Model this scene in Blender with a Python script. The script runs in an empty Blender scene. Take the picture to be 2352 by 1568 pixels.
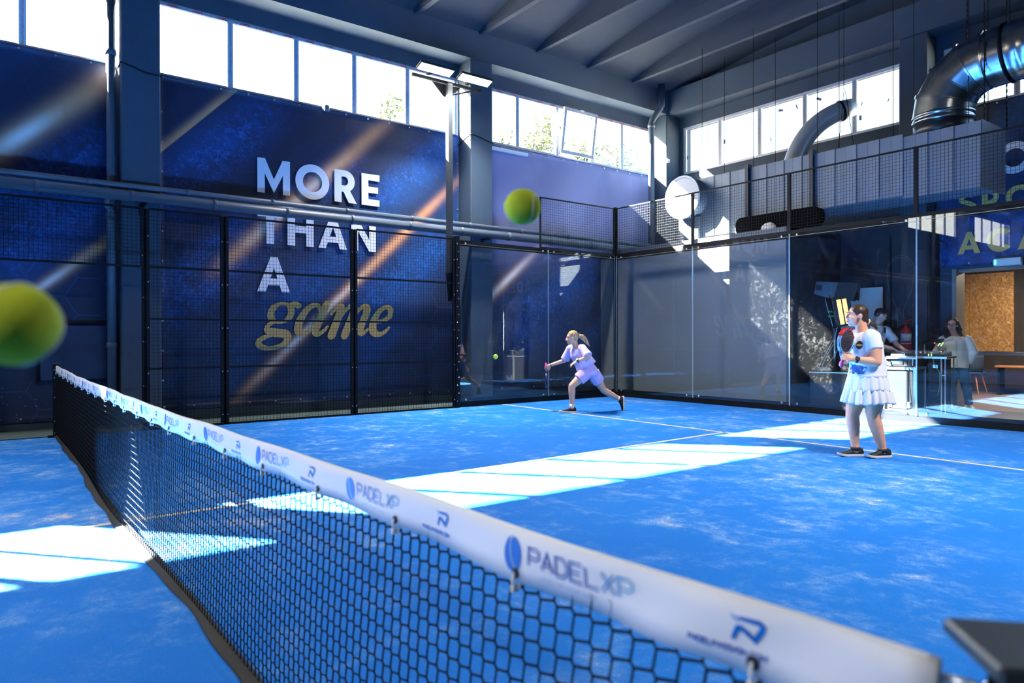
import bpy, math, random
from mathutils import Vector, Matrix, noise
random.seed(7)
S = bpy.context.scene
COL = S.collection
PI = math.pi

# ------------------------------------------------------------------ camera
cam = bpy.data.cameras.new('camera'); camo = bpy.data.objects.new('camera', cam); COL.objects.link(camo)
def set_cam(loc, yaw, pitch, roll):
    fw = Vector((-math.sin(yaw)*math.cos(pitch), math.cos(yaw)*math.cos(pitch), math.sin(pitch)))
    rt = Vector((math.cos(yaw), math.sin(yaw), 0)); up = rt.cross(fw)
    r2 = rt*math.cos(roll)+up*math.sin(roll); u2 = -rt*math.sin(roll)+up*math.cos(roll)
    m = Matrix((r2, u2, -fw)).transposed().to_4x4(); m.translation = loc
    camo.matrix_world = m
set_cam(Vector((10.5665, -.8078, 1.2294)), .9211, -.0041, -.0024)
cam.sensor_width = 36; cam.lens = 1611.85/2352*36
cam.clip_start = .02; cam.clip_end = 300
cam.dof.use_dof = True; cam.dof.focus_distance = 8.5; cam.dof.aperture_fstop = 3.2
S.camera = camo

# ------------------------------------------------------------------ sky, sun, exposure
SUN = Vector((1, .83, -.847)).normalized()          # travel direction
w = bpy.data.worlds.new('sky'); S.world = w; w.use_nodes = True
nt = w.node_tree; nt.nodes.clear()
sky = nt.nodes.new('ShaderNodeTexSky'); sky.sky_type = 'NISHITA'; sky.sun_disc = False
sky.sun_elevation = math.radians(33.1); sky.sun_rotation = math.atan2(-SUN.x, -SUN.y)
sky.air_density = 1.0; sky.dust_density = 2.5; sky.ozone_density = 1.0
bg = nt.nodes.new('ShaderNodeBackground'); bg.inputs['Strength'].default_value = .62
ow = nt.nodes.new('ShaderNodeOutputWorld')
nt.links.new(sky.outputs[0], bg.inputs[0]); nt.links.new(bg.outputs[0], ow.inputs[0])
sl = bpy.data.lights.new('sun', 'SUN'); sl.energy = 150; sl.angle = math.radians(.5); sl.color = (1, .96, .91)
so = bpy.data.objects.new('sun', sl); COL.objects.link(so)
so.rotation_euler = SUN.to_track_quat('-Z', 'Y').to_euler(); so.location = (-30, -25, 30)
S.view_settings.view_transform = 'Standard'; S.view_settings.look = 'None'
S.view_settings.gamma = 1; S.view_settings.use_curve_mapping = False
S.view_settings.exposure = 1.12
LAMP_W = 88
S.cycles.max_bounces = 6; S.cycles.diffuse_bounces = 3; S.cycles.glossy_bounces = 3
S.cycles.transparent_max_bounces = 12; S.cycles.transmission_bounces = 4
S.cycles.sample_clamp_indirect = 8
S.cycles.caustics_reflective = False; S.cycles.caustics_refractive = False
S.cycles.use_denoising = True
S.cycles.use_adaptive_sampling = True; S.cycles.adaptive_threshold = .04
def portal(loc, sx, sy, normal):
    l = bpy.data.lights.new('daylight_portal', 'AREA'); l.shape = 'RECTANGLE'; l.size = sx; l.size_y = sy
    l.cycles.is_portal = True
    o = bpy.data.objects.new('daylight_portal', l); COL.objects.link(o); o.location = loc
    z = -Vector(normal).normalized(); y = Vector((0, 0, 1)); x = y.cross(z)
    m = Matrix((x, y, z)).transposed().to_4x4(); m.translation = loc; o.matrix_world = m

# ------------------------------------------------------------------ helpers: mesh
ORG = {}
class MB:
    def __init__(s): s.v = []; s.f = []
    def add(s, vs, fs):
        b = len(s.v); s.v += [tuple(p) for p in vs]; s.f += [tuple(i+b for i in q) for q in fs]; return s
    def box(s, x0, x1, y0, y1, z0, z1):
        return s.add([(x0,y0,z0),(x1,y0,z0),(x1,y1,z0),(x0,y1,z0),(x0,y0,z1),(x1,y0,z1),(x1,y1,z1),(x0,y1,z1)],
                     [(3,2,1,0),(4,5,6,7),(0,1,5,4),(1,2,6,5),(2,3,7,6),(3,0,4,7)])
    def obox(s, c, h, R=None, taper=1):
        R = R or Matrix.Identity(3); c = Vector(c); vs = []
        for k, (a, b, d) in enumerate([(-1,-1,-1),(1,-1,-1),(1,1,-1),(-1,1,-1),(-1,-1,1),(1,-1,1),(1,1,1),(-1,1,1)]):
            t = taper if d > 0 else 1
            vs.append(c + R @ Vector((a*h[0]*t, b*h[1]*t, d*h[2])))
        return s.add(vs, [(3,2,1,0),(4,5,6,7),(0,1,5,4),(1,2,6,5),(2,3,7,6),(3,0,4,7)])
    def bbox(s, c, h, R=None, bv=.01):
        """box with chamfered edges"""
        R = R or Matrix.Identity(3); c = Vector(c)
        def ring(z, i): 
            a, b = h[0], h[1]; e = bv
            if i: a -= bv; b -= bv; e = bv*.4
            return [(-a+e,-b,z),(a-e,-b,z),(a,-b+e,z),(a,b-e,z),(a-e,b,z),(-a+e,b,z),(-a,b-e,z),(-a,-b+e,z)]
        rs = [ring(-h[2],1), ring(-h[2]+bv,0), ring(h[2]-bv,0), ring(h[2],1)]
        return s.rings([[c + R @ Vector(p) for p in r] for r in rs])
    def rings(s, rs, caps=True, closed=True):
        n = len(rs[0]); vs = [p for r in rs for p in r]; fs = []
        for i in range(len(rs)-1):
            for j in range(n if closed else n-1):
                k = (j+1) % n
                fs.append((i*n+j, i*n+k, (i+1)*n+k, (i+1)*n+j))
        if caps:
            fs.append(tuple(range(n-1, -1, -1))); fs.append(tuple((len(rs)-1)*n+j for j in range(n)))
        return s.add(vs, fs)
    def tube(s, pts, r, n=8, caps=True, flat=1, up=None):
        pts = [Vector(p) for p in pts]; rs = []; prev = None
        rr = r if isinstance(r, (list, tuple)) else [r]*len(pts)
        for i, p in enumerate(pts):
            t = (pts[min(i+1, len(pts)-1)] - pts[max(i-1, 0)]).normalized()
            if prev is None:
                a = Vector(up) if up else (Vector((0,0,1)) if abs(t.z) < .9 else Vector((0,1,0)))
                u = (a - t*a.dot(t)).normalized()
            else:
                u = (prev - t*prev.dot(t)).normalized()
            prev = u; q = t.cross(u)
            rs.append([p + (u*math.cos(2*PI*(j+.5)/n) + q*math.sin(2*PI*(j+.5)/n)*flat)*rr[i] for j in range(n)])
        return s.rings(rs, caps)
    def lathe(s, prof, c, n=24, axis=(0,0,1), ref=None):
        a = Vector(axis).normalized(); u = Vector(ref) if ref else (Vector((1,0,0)) if abs(a.x) < .9 else Vector((0,1,0)))
        u = (u - a*u.dot(a)).normalized(); q = a.cross(u); c = Vector(c)
        return s.rings([[c + a*z + (u*math.cos(2*PI*j/n)+q*math.sin(2*PI*j/n))*max(r,1e-4) for j in range(n)] for r, z in prof])
    def sphere(s, c, r, n=16, m=10, R=None):
        rx, ry, rz = r if isinstance(r, (tuple, list)) else (r, r, r)
        R = R or Matrix.Identity(3); c = Vector(c); rs = []
        for i in range(m+1):
            t = -PI/2 + PI*(i+.02)/(m+.04)
            rs.append([c + R @ Vector((rx*math.cos(t)*math.cos(2*PI*j/n), ry*math.cos(t)*math.sin(2*PI*j/n), rz*math.sin(t))) for j in range(n)])
        return s.rings(rs)
    def poly(s, pts2, fn, th=0):
        """flat polygon pts2 mapped by fn(u,v,w); th = thickness"""
        n = len(pts2)
        if th:
            vs = [fn(u, v, 0) for u, v in pts2] + [fn(u, v, th) for u, v in pts2]
            fs = [tuple(range(n-1,-1,-1)), tuple(range(n, 2*n))] + [(i,(i+1)%n,n+(i+1)%n,n+i) for i in range(n)]
        else:
            vs = [fn(u, v, 0) for u, v in pts2]; fs = [tuple(range(n))]
        return s.add(vs, fs)
    def build(s, name, m, parent=None, smooth=False, label=None, cat=None, group=None, kind=None, org=None):
        me = bpy.data.meshes.new(name)
        if parent is not None: o0 = ORG[parent.name]
        elif org is not None: o0 = Vector(org)
        else:
            xs = [p[0] for p in s.v]; ys = [p[1] for p in s.v]; zs = [p[2] for p in s.v]
            o0 = Vector(((min(xs)+max(xs))/2, (min(ys)+max(ys))/2, min(zs)))
        me.from_pydata([(p[0]-o0.x, p[1]-o0.y, p[2]-o0.z) for p in s.v], [], s.f)
        me.materials.append(m)
        if smooth: me.polygons.foreach_set('use_smooth', [True]*len(me.polygons))
        me.update()
        o = bpy.data.objects.new(name, me); COL.objects.link(o)
        if parent is not None: o.parent = parent
        else: o.location = o0
        ORG[o.name] = o0
        tag(o, label, cat, group, kind); return o
def tag(o, label=None, cat=None, group=None, kind=None):
    if label: o['label'] = label
    if cat: o['category'] = cat
    if group: o['group'] = group
    if kind: o['kind'] = kind
    return o
def thing(name, loc, label=None, cat=None, group=None, kind=None):
    o = bpy.data.objects.new(name, None); COL.objects.link(o); o.location = loc; o.empty_display_size = .1
    ORG[o.name] = Vector(loc); return tag(o, label, cat, group, kind)
def share(o, name, parent, loc=None):
    """another piece with the same mesh data, under parent; loc in world"""
    c = bpy.data.objects.new(name, o.data); COL.objects.link(c)
    if parent is not None: c.parent = parent
    ORG[c.name] = ORG[o.name]
    if loc is not None: c.location = Vector(loc) - (ORG[parent.name] if parent is not None else Vector())
    return c
def rotz(a): return Matrix.Rotation(a, 3, 'Z')
def rot(ax, a): return Matrix.Rotation(a, 3, ax)
def lerp(a, b, t): return a + (b-a)*t

# ------------------------------------------------------------------ helpers: materials
def sc(r, g, b):
    f = lambda c: (c/255/12.92) if c/255 <= .04045 else ((c/255+.055)/1.055)**2.4
    return (f(r), f(g), f(b), 1)
class NT:
    def __init__(s, name):
        s.m = bpy.data.materials.new(name); s.m.use_nodes = True; s.t = s.m.node_tree; s.t.nodes.clear()
        s.out = s.t.nodes.new('ShaderNodeOutputMaterial')
    def n(s, typ, **kw):
        x = s.t.nodes.new(typ)
        for k, v in kw.items(): setattr(x, k, v)
        return x
    def put(s, sock, v):
        if isinstance(v, bpy.types.NodeSocket): s.t.links.new(v, sock)
        elif v is not None: sock.default_value = v
    def math(s, op, a, b=None, c=None, clamp=False):
        x = s.n('ShaderNodeMath', operation=op, use_clamp=clamp)
        s.put(x.inputs[0], a)
        if b is not None: s.put(x.inputs[1], b)
        if c is not None: s.put(x.inputs[2], c)
        return x.outputs[0]
    def mix(s, f, a, b, blend='MIX'):
        x = s.n('ShaderNodeMix', data_type='RGBA', blend_type=blend)
        s.put(x.inputs[0], f); s.put(x.inputs[6], a); s.put(x.inputs[7], b); return x.outputs[2]
    def ramp(s, f, stops, interp='LINEAR'):
        x = s.n('ShaderNodeValToRGB'); x.color_ramp.interpolation = interp; e = x.color_ramp.elements
        while len(e) > 1: e.remove(e[0])
        e[0].position = stops[0][0]; e[0].color = stops[0][1]
        for p, c in stops[1:]:
            q = e.new(p); q.color = c
        s.put(x.inputs[0], f); return x.outputs[0]
    def smooth(s, v, a, b, c=0., d=1.):
        x = s.n('ShaderNodeMapRange', interpolation_type='SMOOTHSTEP')
        for i, q in enumerate((v, a, b, c, d)): s.put(x.inputs[i], q)
        return x.outputs[0]
    def noise(s, scale=5, detail=3, rough=.5, vec=None, dist=0):
        x = s.n('ShaderNodeTexNoise'); x.inputs['Scale'].default_value = scale; x.inputs['Detail'].default_value = detail
        x.inputs['Roughness'].default_value = rough; x.inputs['Distortion'].default_value = dist
        if vec is not None: s.put(x.inputs['Vector'], vec)
        return x.outputs['Fac']
    def pos(s): return s.n('ShaderNodeNewGeometry').outputs['Position']
    def obj(s): return s.n('ShaderNodeTexCoord').outputs['Object']
    def xyz(s, v):
        x = s.n('ShaderNodeSeparateXYZ'); s.put(x.inputs[0], v); return x.outputs
    def scale(s, v, sx, sy, sz, rotv=(0,0,0)):
        x = s.n('ShaderNodeMapping'); s.put(x.inputs['Vector'], v); x.inputs['Scale'].default_value = (sx, sy, sz)
        x.inputs['Rotation'].default_value = rotv; return x.outputs[0]
    def bsdf(s, col, rough=.5, metal=0., bump=None, bstr=.2, bdist=.01, emit=None, estr=0, spec=.5, **kw):
        x = s.n('ShaderNodeBsdfPrincipled'); s.put(x.inputs['Base Color'], col); s.put(x.inputs['Roughness'], rough)
        s.put(x.inputs['Metallic'], metal); x.inputs['Specular IOR Level'].default_value = spec
        for k, v in kw.items(): s.put(x.inputs[k.replace('_', ' ')], v)
        if emit: x.inputs['Emission Color'].default_value = emit; x.inputs['Emission Strength'].default_value = estr
        if bump is not None:
            b = s.n('ShaderNodeBump'); b.inputs['Strength'].default_value = bstr; b.inputs['Distance'].default_value = bdist
            s.put(b.inputs['Height'], bump); s.t.links.new(b.outputs[0], x.inputs['Normal'])
        s.t.links.new(x.outputs[0], s.out.inputs[0]); return s.m
_MC = {}
def M(name, col=None, rough=.5, metal=0., var=.0, scale=6, bump=0, bscale=40, bdist=.004, emit=0, spec=.5, **kw):
    """simple procedural material; var = tonal variation by noise"""
    if name in _MC: return _MC[name]
    t = NT(name); col = tuple(col[:3]) + (1,)
    c = col
    if var:
        n = t.noise(scale, 4, .6, t.obj())
        lo = tuple(x*(1-var) for x in col[:3]) + (1,); hi = tuple(min(1, x*(1+var)) for x in col[:3]) + (1,)
        c = t.ramp(n, [(.3, lo), (.7, hi)])
    b = t.noise(bscale, 3, .6, t.obj()) if bump else None
    _MC[name] = t.bsdf(c, rough, metal, b, bump, bdist, emit=col if emit else None, estr=emit, spec=spec, **kw)
    return _MC[name]
# ------------------------------------------------------------------ special materials
def glass_mat(name, tint=(.93, .97, .97, 1), dust=.02, smear=.0, refl=1.0):
    t = NT(name)
    g = t.n('ShaderNodeNewGeometry')
    ior = t.math('MULTIPLY_ADD', g.outputs['Backfacing'], 1/1.52-1.52, 1.52)
    fr = t.n('ShaderNodeFresnel'); t.put(fr.inputs['IOR'], ior)
    f = t.math('MULTIPLY', fr.outputs[0], refl, clamp=True)
    tr = t.n('ShaderNodeBsdfTransparent'); tr.inputs[0].default_value = tint
    gl = t.n('ShaderNodeBsdfGlossy'); gl.inputs['Roughness'].default_value = 0.0
    m1 = t.n('ShaderNodeMixShader'); t.put(m1.inputs[0], f); t.t.links.new(tr.outputs[0], m1.inputs[1]); t.t.links.new(gl.outputs[0], m1.inputs[2])
    df = t.n('ShaderNodeBsdfDiffuse'); df.inputs[0].default_value = (.85, .88, .9, 1)
    tl = t.n('ShaderNodeBsdfTranslucent'); tl.inputs[0].default_value = (.85, .88, .9, 1)
    m2 = t.n('ShaderNodeMixShader'); m2.inputs[0].default_value = .5; t.t.links.new(df.outputs[0], m2.inputs[1]); t.t.links.new(tl.outputs[0], m2.inputs[2])
    d = dust
    if smear:
        p = t.pos(); streak = t.noise(3, 3, .7, t.scale(p, 2, 2, .7)); spots = t.noise(14, 2, .7, p, 1.0)
        d = t.math('MULTIPLY_ADD', t.smooth(t.math('MULTIPLY', streak, spots), .26, .42), smear, dust)
    m3 = t.n('ShaderNodeMixShader'); t.put(m3.inputs[0], d); t.t.links.new(m1.outputs[0], m3.inputs[1]); t.t.links.new(m2.outputs[0], m3.inputs[2])
    t.t.links.new(m3.outputs[0], t.out.inputs[0]); return t.m
GLASS = glass_mat('court_glass', (.965, .985, .985, 1), .002, .020, 1.1)
PANE = glass_mat('window_pane_glass', (.96, .98, .98, 1), .004, 0)
def turf_mat():
    t = NT('blue_turf'); p = t.pos()
    a = t.noise(.30, 3, .5, p); m1 = t.noise(2.2, 6, .72, p, .25); m2 = t.noise(7.0, 5, .75, p)
    fine = t.noise(230, 2, .7, p); fine2 = t.noise(75, 3, .7, p)
    base = t.ramp(a, [(.35, (.008, .150, .60, 1)), (.65, (.014, .195, .68, 1))])
    base = t.mix(t.smooth(fine, .42, .68, 0, .26), base, (.06, .33, .88, 1))
    base = t.mix(t.smooth(fine2, .50, .70, 0, .34), base, (.004, .085, .48, 1))
    gr = t.math('MULTIPLY', t.math('SUBTRACT', t.math('ADD', t.math('MULTIPLY', fine, .6), t.math('MULTIPLY', fine2, .4)), .5), .55)
    big = t.math('MULTIPLY', t.math('SUBTRACT', a, .5), .34)
    dust = t.math('ADD', t.math('ADD', t.math('MULTIPLY', m1, .6), t.math('MULTIPLY', m2, .4)), t.math('ADD', big, t.math('MULTIPLY', gr, .8)))
    base = t.mix(t.smooth(dust, .47, .66, 0, .46), base, (.25, .46, .80, 1))
    sand = t.math('ADD', t.math('ADD', t.math('MULTIPLY', m1, .62), t.math('MULTIPLY', m2, .38)), t.math('ADD', big, gr))
    base = t.mix(t.smooth(sand, .615, .70, 0, .80), base, (.74, .64, .54, 1))
    return t.bsdf(base, .9, 0, t.noise(120, 1, .5, p), .35, .006, spec=.1)
TURF = turf_mat()
PAINT = M('blue_grey_wall_paint', sc(54, 72, 90), .75, var=.12, scale=1.2, bump=.25, bscale=9, bdist=.02)
CEIL = M('blue_grey_ceiling_paint', sc(46, 57, 70), .8, var=.1, scale=.8, bump=.2, bscale=6, bdist=.02)
BLACKWALL = M('near_black_wall_paint', sc(34, 40, 48), .6, var=.15, scale=2, bump=.1, bscale=12)
GREYWALL = M('grey_partition_board', sc(112, 120, 128), .55, var=.08, scale=.8)
STEEL = M('black_powder_coated_steel', sc(11, 14, 18), .6, .0, spec=.2)
WIRE = M('black_coated_wire', sc(8, 10, 13), .6, spec=.2)
PVC = M('white_plastic_window_frame', sc(205, 210, 222), .4, var=.05)
FILM = M('grey_protective_film', sc(168, 172, 182), .35, var=.2, scale=18)
PIPE = M('grey_painted_pipe', sc(86, 98, 112), .42, var=.08, scale=3)
GALV = M('galvanised_steel', sc(168, 174, 178), .25, 1.0, var=.16, scale=7, bump=.12, bscale=5, bdist=.03)
SHEET = M('grey_sheet_metal', sc(104, 118, 134), .45, .15, var=.07, scale=3)
WHITE = M('white_plastic', sc(232, 234, 236), .4)
BOLT = M('zinc_bolt', sc(200, 202, 205), .3, .9)
RED_PRINT = M('red_print', sc(196, 40, 44), .5)
LINE = M('dirty_white_line', sc(212, 200, 186), .8, var=.15, scale=14)
CONCRETE = M('grey_green_concrete', sc(78, 96, 98), .85, var=.15, scale=4)

# ------------------------------------------------------------------ the hall: floor, walls, roof
XL, YB, XR, YF = -1.1, 12.9, 22.4, -16.6
ZS, ZH = 5.26, 6.30            # window sill and head
fl = MB().box(-.10, 10.95, -10.2, 10.02, -.05, 0).build('floor', TURF, kind='structure', label='blue sanded artificial turf of the padel court', org=(0, 0, 0))
MB().box(-1.4, 23, -17, 13.2, -.30, -.06).add([], []).build('floor_hall', M('dark_teal_rubber_floor', sc(46, 72, 88), .5, var=.1, scale=3), kind='structure', label='dark teal floor of the hall around the court', org=(0, 0, -.06))
MB().box(-1.1, -.10, -10.2, 10.5, -.06, -.01).build('kerb', CONCRETE, kind='structure', label='grey green concrete strip along the side wall')
MB().box(-.1, 10.95, 10.02, 12.9, -.06, -.012).build('floor_back', M('dark_blue_lino', sc(40, 74, 96), .35, var=.1, scale=3), kind='structure', label='dark blue floor behind the back glass')
def line(a, b, wd=.05):
    a, b = Vector(a), Vector(b); d = (b-a).normalized(); n = Vector((-d.y, d.x, 0))*wd/2
    m = MB(); m.rings([[p+n+Vector((0,0,z)) if k == 0 else p-n+Vector((0,0,z)) for p, k, z in ((q,0,0),(q,0,.003),(q,1,.003),(q,1,0))] for q in (a, b)])
    m.build('line_marking', LINE, fl)
line((0, 7.0, 0), (10, 6.86, 0)); line((4.95, 6.98, 0), (5.47, -6.9, 0)); line((0, -6.95, 0), (10, -6.95, 0))

colY = [-16.75, -10.85, -4.9, 1.055, 6.99]
wl = MB().box(XL-.12, XL, YF-.3, YB+.3, -.3, ZS-.045).box(XL-.12, XL, YF-.3, YB+.3, ZH+.05, 7.9)
wl.box(XL-.12, XL, 7.2, 7.52, ZS-.045, ZH+.05)
for y in colY + [12.66]: wl.box(XL-.12, XL, y-.25, y+.25, ZS-.045, ZH+.05)
wl.build('wall_left', PAINT, kind='structure', label='blue grey side wall under the high windows')
bl = MB().box(XL, -.65, YF, YB, 6.62, 7.18); bl.build('beam_left', PAINT, kind='structure', label='long concrete edge beam above the side windows')
for k, y in enumerate(colY + [12.66]):
    MB().bbox((XL/2-.325, y, 3.31), (.225, .255, 3.31), None, .015).build('column_%d' % (k+1), PAINT, kind='structure', label='blue grey concrete column on the side wall')
# back wall with door opening x 5.47..7.7
xb = [4.905, 10.85, 16.8]
wb = MB().box(XL, 5.47, YB, YB+.3, -.3, ZS-.045).box(7.7, XR, YB, YB+.3, -.3, ZS-.045).box(5.47, 7.7, YB, YB+.3, 2.43, ZS-.045).box(XL, XR, YB, YB+.3, ZH+.05, 7.9).box(XL-.12, -.56, YB, YB+.3, ZS-.045, ZH+.05)
wb.box(10.5, XR, YB, YB+.3, ZS-.045, ZH+.05)
for x in xb[:2]: wb.box(x-.35, x+.35, YB, YB+.3, ZS-.045, ZH+.05)
wb.build('wall_back', PAINT, kind='structure', label='blue grey end wall behind the court')
MB().box(-.65, XR, 12.47, YB, 6.62, 7.18).build('beam_back', PAINT, kind='structure', label='concrete edge beam above the end wall windows')
for k, x in enumerate(xb): MB().bbox((x, 12.70, 3.31), (.235, .20, 3.31), None, .015).build('column_%d' % (k+11), PAINT, kind='structure', label='blue grey concrete column on the end wall')
# far walls out of view
wr = MB().box(XR, XR+.3, YF-.3, YB+.3, -.3, 7.9)
wr.build('wall_right', PAINT, kind='structure', label='blue grey wall at the far side of the hall')
MB().box(XL-.3, XR+.3, YF-.3, YF, -.3, 7.9).build('wall_front', PAINT, kind='structure', label='blue grey wall at the near end of the hall')
# roof: vaulted slabs between straight ribs
def zslab(x):
    a = (x+.65)/11.6; a = a-math.floor(a); return 7.17 + .62*math.sin(PI*min(max(a, 0), 1))**.75
ce = MB(); xs = [-.65+11.6*i/24 for i in range(0, 49)]
n = len(xs)
ce.rings([[Vector((x, y, zslab(x))) for x in xs] + [Vector((x, y, 8.2)) for x in reversed(xs)] for y in (YF-.3, YB+.3)])
ceo = ce.box(XL-.3, -.65, YF-.3, YB+.3, 7.18, 8.2).build('ceiling', CEIL, kind='structure', label='blue grey vaulted concrete roof slabs')
ribm = None
for k in range(-16, 5):
    y = 6.98 + 1.428*k
    if y > 12.4 or y < YF: continue
    r = MB()
    for x0, x1 in ((-.66, 10.95), (10.95, 22.4)):
        q = [x0 + (x1-x0)*i/16 for i in range(17)]
        r.rings([[(x, y-.05, 7.12), (x, y+.05, 7.12), (x, y+.085, 7.34), (x, y+.11, zslab(x)+.05), (x, y-.11, zslab(x)+.05), (x, y-.085, 7.34)] if zslab(x) > 7.4 else
                 [(x, y-.05, 7.12), (x, y+.05, 7.12), (x, y+.06, 7.16), (x, y+.075, zslab(x)+.05), (x, y-.075, zslab(x)+.05), (x, y-.06, 7.16)] for x in q])
    r.build('rib', CEIL, ceo)
MB().box(10.7, 11.2, YF, YB, 6.55, 7.3).build('beam_middle', CEIL, kind='structure', label='concrete middle beam of the roof')
MB().box(-60, -1.42, -60, 60, -.6, -.3).build('ground', M('pale_ground', sc(168, 160, 140), .9, var=.2, scale=.5), kind='structure', label='pale ground outside the hall')
MB().box(-60, 60, 17.5, 60, -.6, -.3).build('ground_back', M('pale_ground'), kind='structure', label='pale ground behind the hall')

# ------------------------------------------------------------------ stroke lettering
GL = {'A': [[(0,0),(.5,1),(1,0)],[(.2,.36),(.8,.36)]], 'B': [[(0,0),(0,1),(.7,1),(.9,.85),(.9,.65),(.7,.52),(0,.52)],[(.7,.52),(1,.38),(1,.15),(.75,0),(0,0)]],
 'C': [[(1,.85),(.75,1),(.25,1),(0,.75),(0,.25),(.25,0),(.75,0),(1,.15)]], 'D': [[(0,0),(0,1),(.65,1),(1,.7),(1,.3),(.65,0),(0,0)]],
 'E': [[(1,1),(0,1),(0,0),(1,0)],[(0,.5),(.85,.5)]], 'G': [[(1,.85),(.75,1),(.25,1),(0,.75),(0,.25),(.25,0),(.75,0),(1,.2),(1,.5),(.6,.5)]],
 'H': [[(0,0),(0,1)],[(1,0),(1,1)],[(0,.5),(1,.5)]], 'I': [[(.5,0),(.5,1)]], 'J': [[(.8,1),(.8,.2),(.55,0),(.2,0),(0,.2)]], 'K': [[(0,0),(0,1)],[(1,1),(0,.45),(1,0)]],
 'L': [[(0,1),(0,0),(1,0)]], 'M': [[(0,0),(0,1),(.5,.3),(1,1),(1,0)]], 'N': [[(0,0),(0,1),(1,0),(1,1)]],
 'O': [[(.25,0),(0,.25),(0,.75),(.25,1),(.75,1),(1,.75),(1,.25),(.75,0),(.25,0)]], 'P': [[(0,0),(0,1),(.75,1),(1,.85),(1,.6),(.75,.45),(0,.45)]],
 'R': [[(0,0),(0,1),(.75,1),(1,.85),(1,.62),(.75,.48),(0,.48)],[(.5,.48),(1,0)]], 'S': [[(1,.85),(.75,1),(.25,1),(0,.8),(.1,.6),(.9,.4),(1,.2),(.75,0),(.25,0),(0,.15)]],
 'T': [[(0,1),(1,1)],[(.5,1),(.5,0)]], 'U': [[(0,1),(0,.25),(.25,0),(.75,0),(1,.25),(1,1)]], 'V': [[(0,1),(.5,0),(1,1)]], 'W': [[(0,1),(.25,0),(.5,.8),(.75,0),(1,1)]],
 'X': [[(0,0),(1,1)],[(0,1),(1,0)]], 'Y': [[(0,1),(.5,.5),(1,1)],[(.5,.5),(.5,0)]], 'Z': [[(0,1),(1,1),(0,0),(1,0)]], '.': [[(.4,0),(.4,.08)]], '-': [[(.1,.5),(.9,.5)]],
 '0': [[(.25,0),(0,.25),(0,.75),(.25,1),(.75,1),(1,.75),(1,.25),(.75,0),(.25,0)]], '4': [[(.8,0),(.8,1),(0,.3),(1,.3)]], '1': [[(.2,.8),(.5,1),(.5,0)]]}
def ribbon(m, pts, wd, fn, w0=0):
    """flat stroke along 2-D points"""
    pts = [Vector((p[0], p[1])) for p in pts]; L = []; Rr = []
    wl = wd if isinstance(wd, (list, tuple)) else [wd]*len(pts)
    for i, p in enumerate(pts):
        a = (pts[i]-pts[i-1]).normalized() if i else None; b = (pts[i+1]-pts[i]).normalized() if i < len(pts)-1 else None
        if a is None: a = b
        if b is None: b = a
        n1 = Vector((-a.y, a.x)); n2 = Vector((-b.y, b.x)); nn = n1+n2
        nn = nn.normalized() if nn.length > .2 else n1
        k = wl[i]/2/max(.45, nn.dot(n1)); L.append(p+nn*k); Rr.append(p-nn*k)
    vs = [fn(q.x, q.y, w0) for q in L] + [fn(q.x, q.y, w0) for q in Rr]; n = len(pts)
    m.add(vs, [(i, i+1, n+i+1, n+i) for i in range(n-1)])
def text(m, s, fn, h=1., asp=.62, gap=.28, wt=.14, u0=0, v0=0, double=False):
    u = u0
    for ch in s:
        if ch == ' ': u += h*asp*.8; continue
        a = asp*(.45 if ch in '.I' else 1.25 if ch in 'MW' else 1)
        for st in GL.get(ch, []):
            pts = [(u+x*a*h, v0+y*h) for x, y in st]
            if double:
                for sg in (-1, 1):
                    q = []
                    for i, p in enumerate(pts):
                        p0 = Vector(pts[max(i-1, 0)]); p1 = Vector(pts[min(i+1, len(pts)-1)]); t = (p1-p0)
                        t = t.normalized() if t.length > 1e-6 else Vector((1, 0))
                        q.append((p[0]-t.y*sg*wt*h*.55, p[1]+t.x*sg*wt*h*.55))
                    ribbon(m, q, wt*h*.42, fn)
            else: ribbon(m, pts, wt*h, fn)
        u += (a+gap*asp)*h if False else a*h + gap*h*.62
    return u

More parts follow.
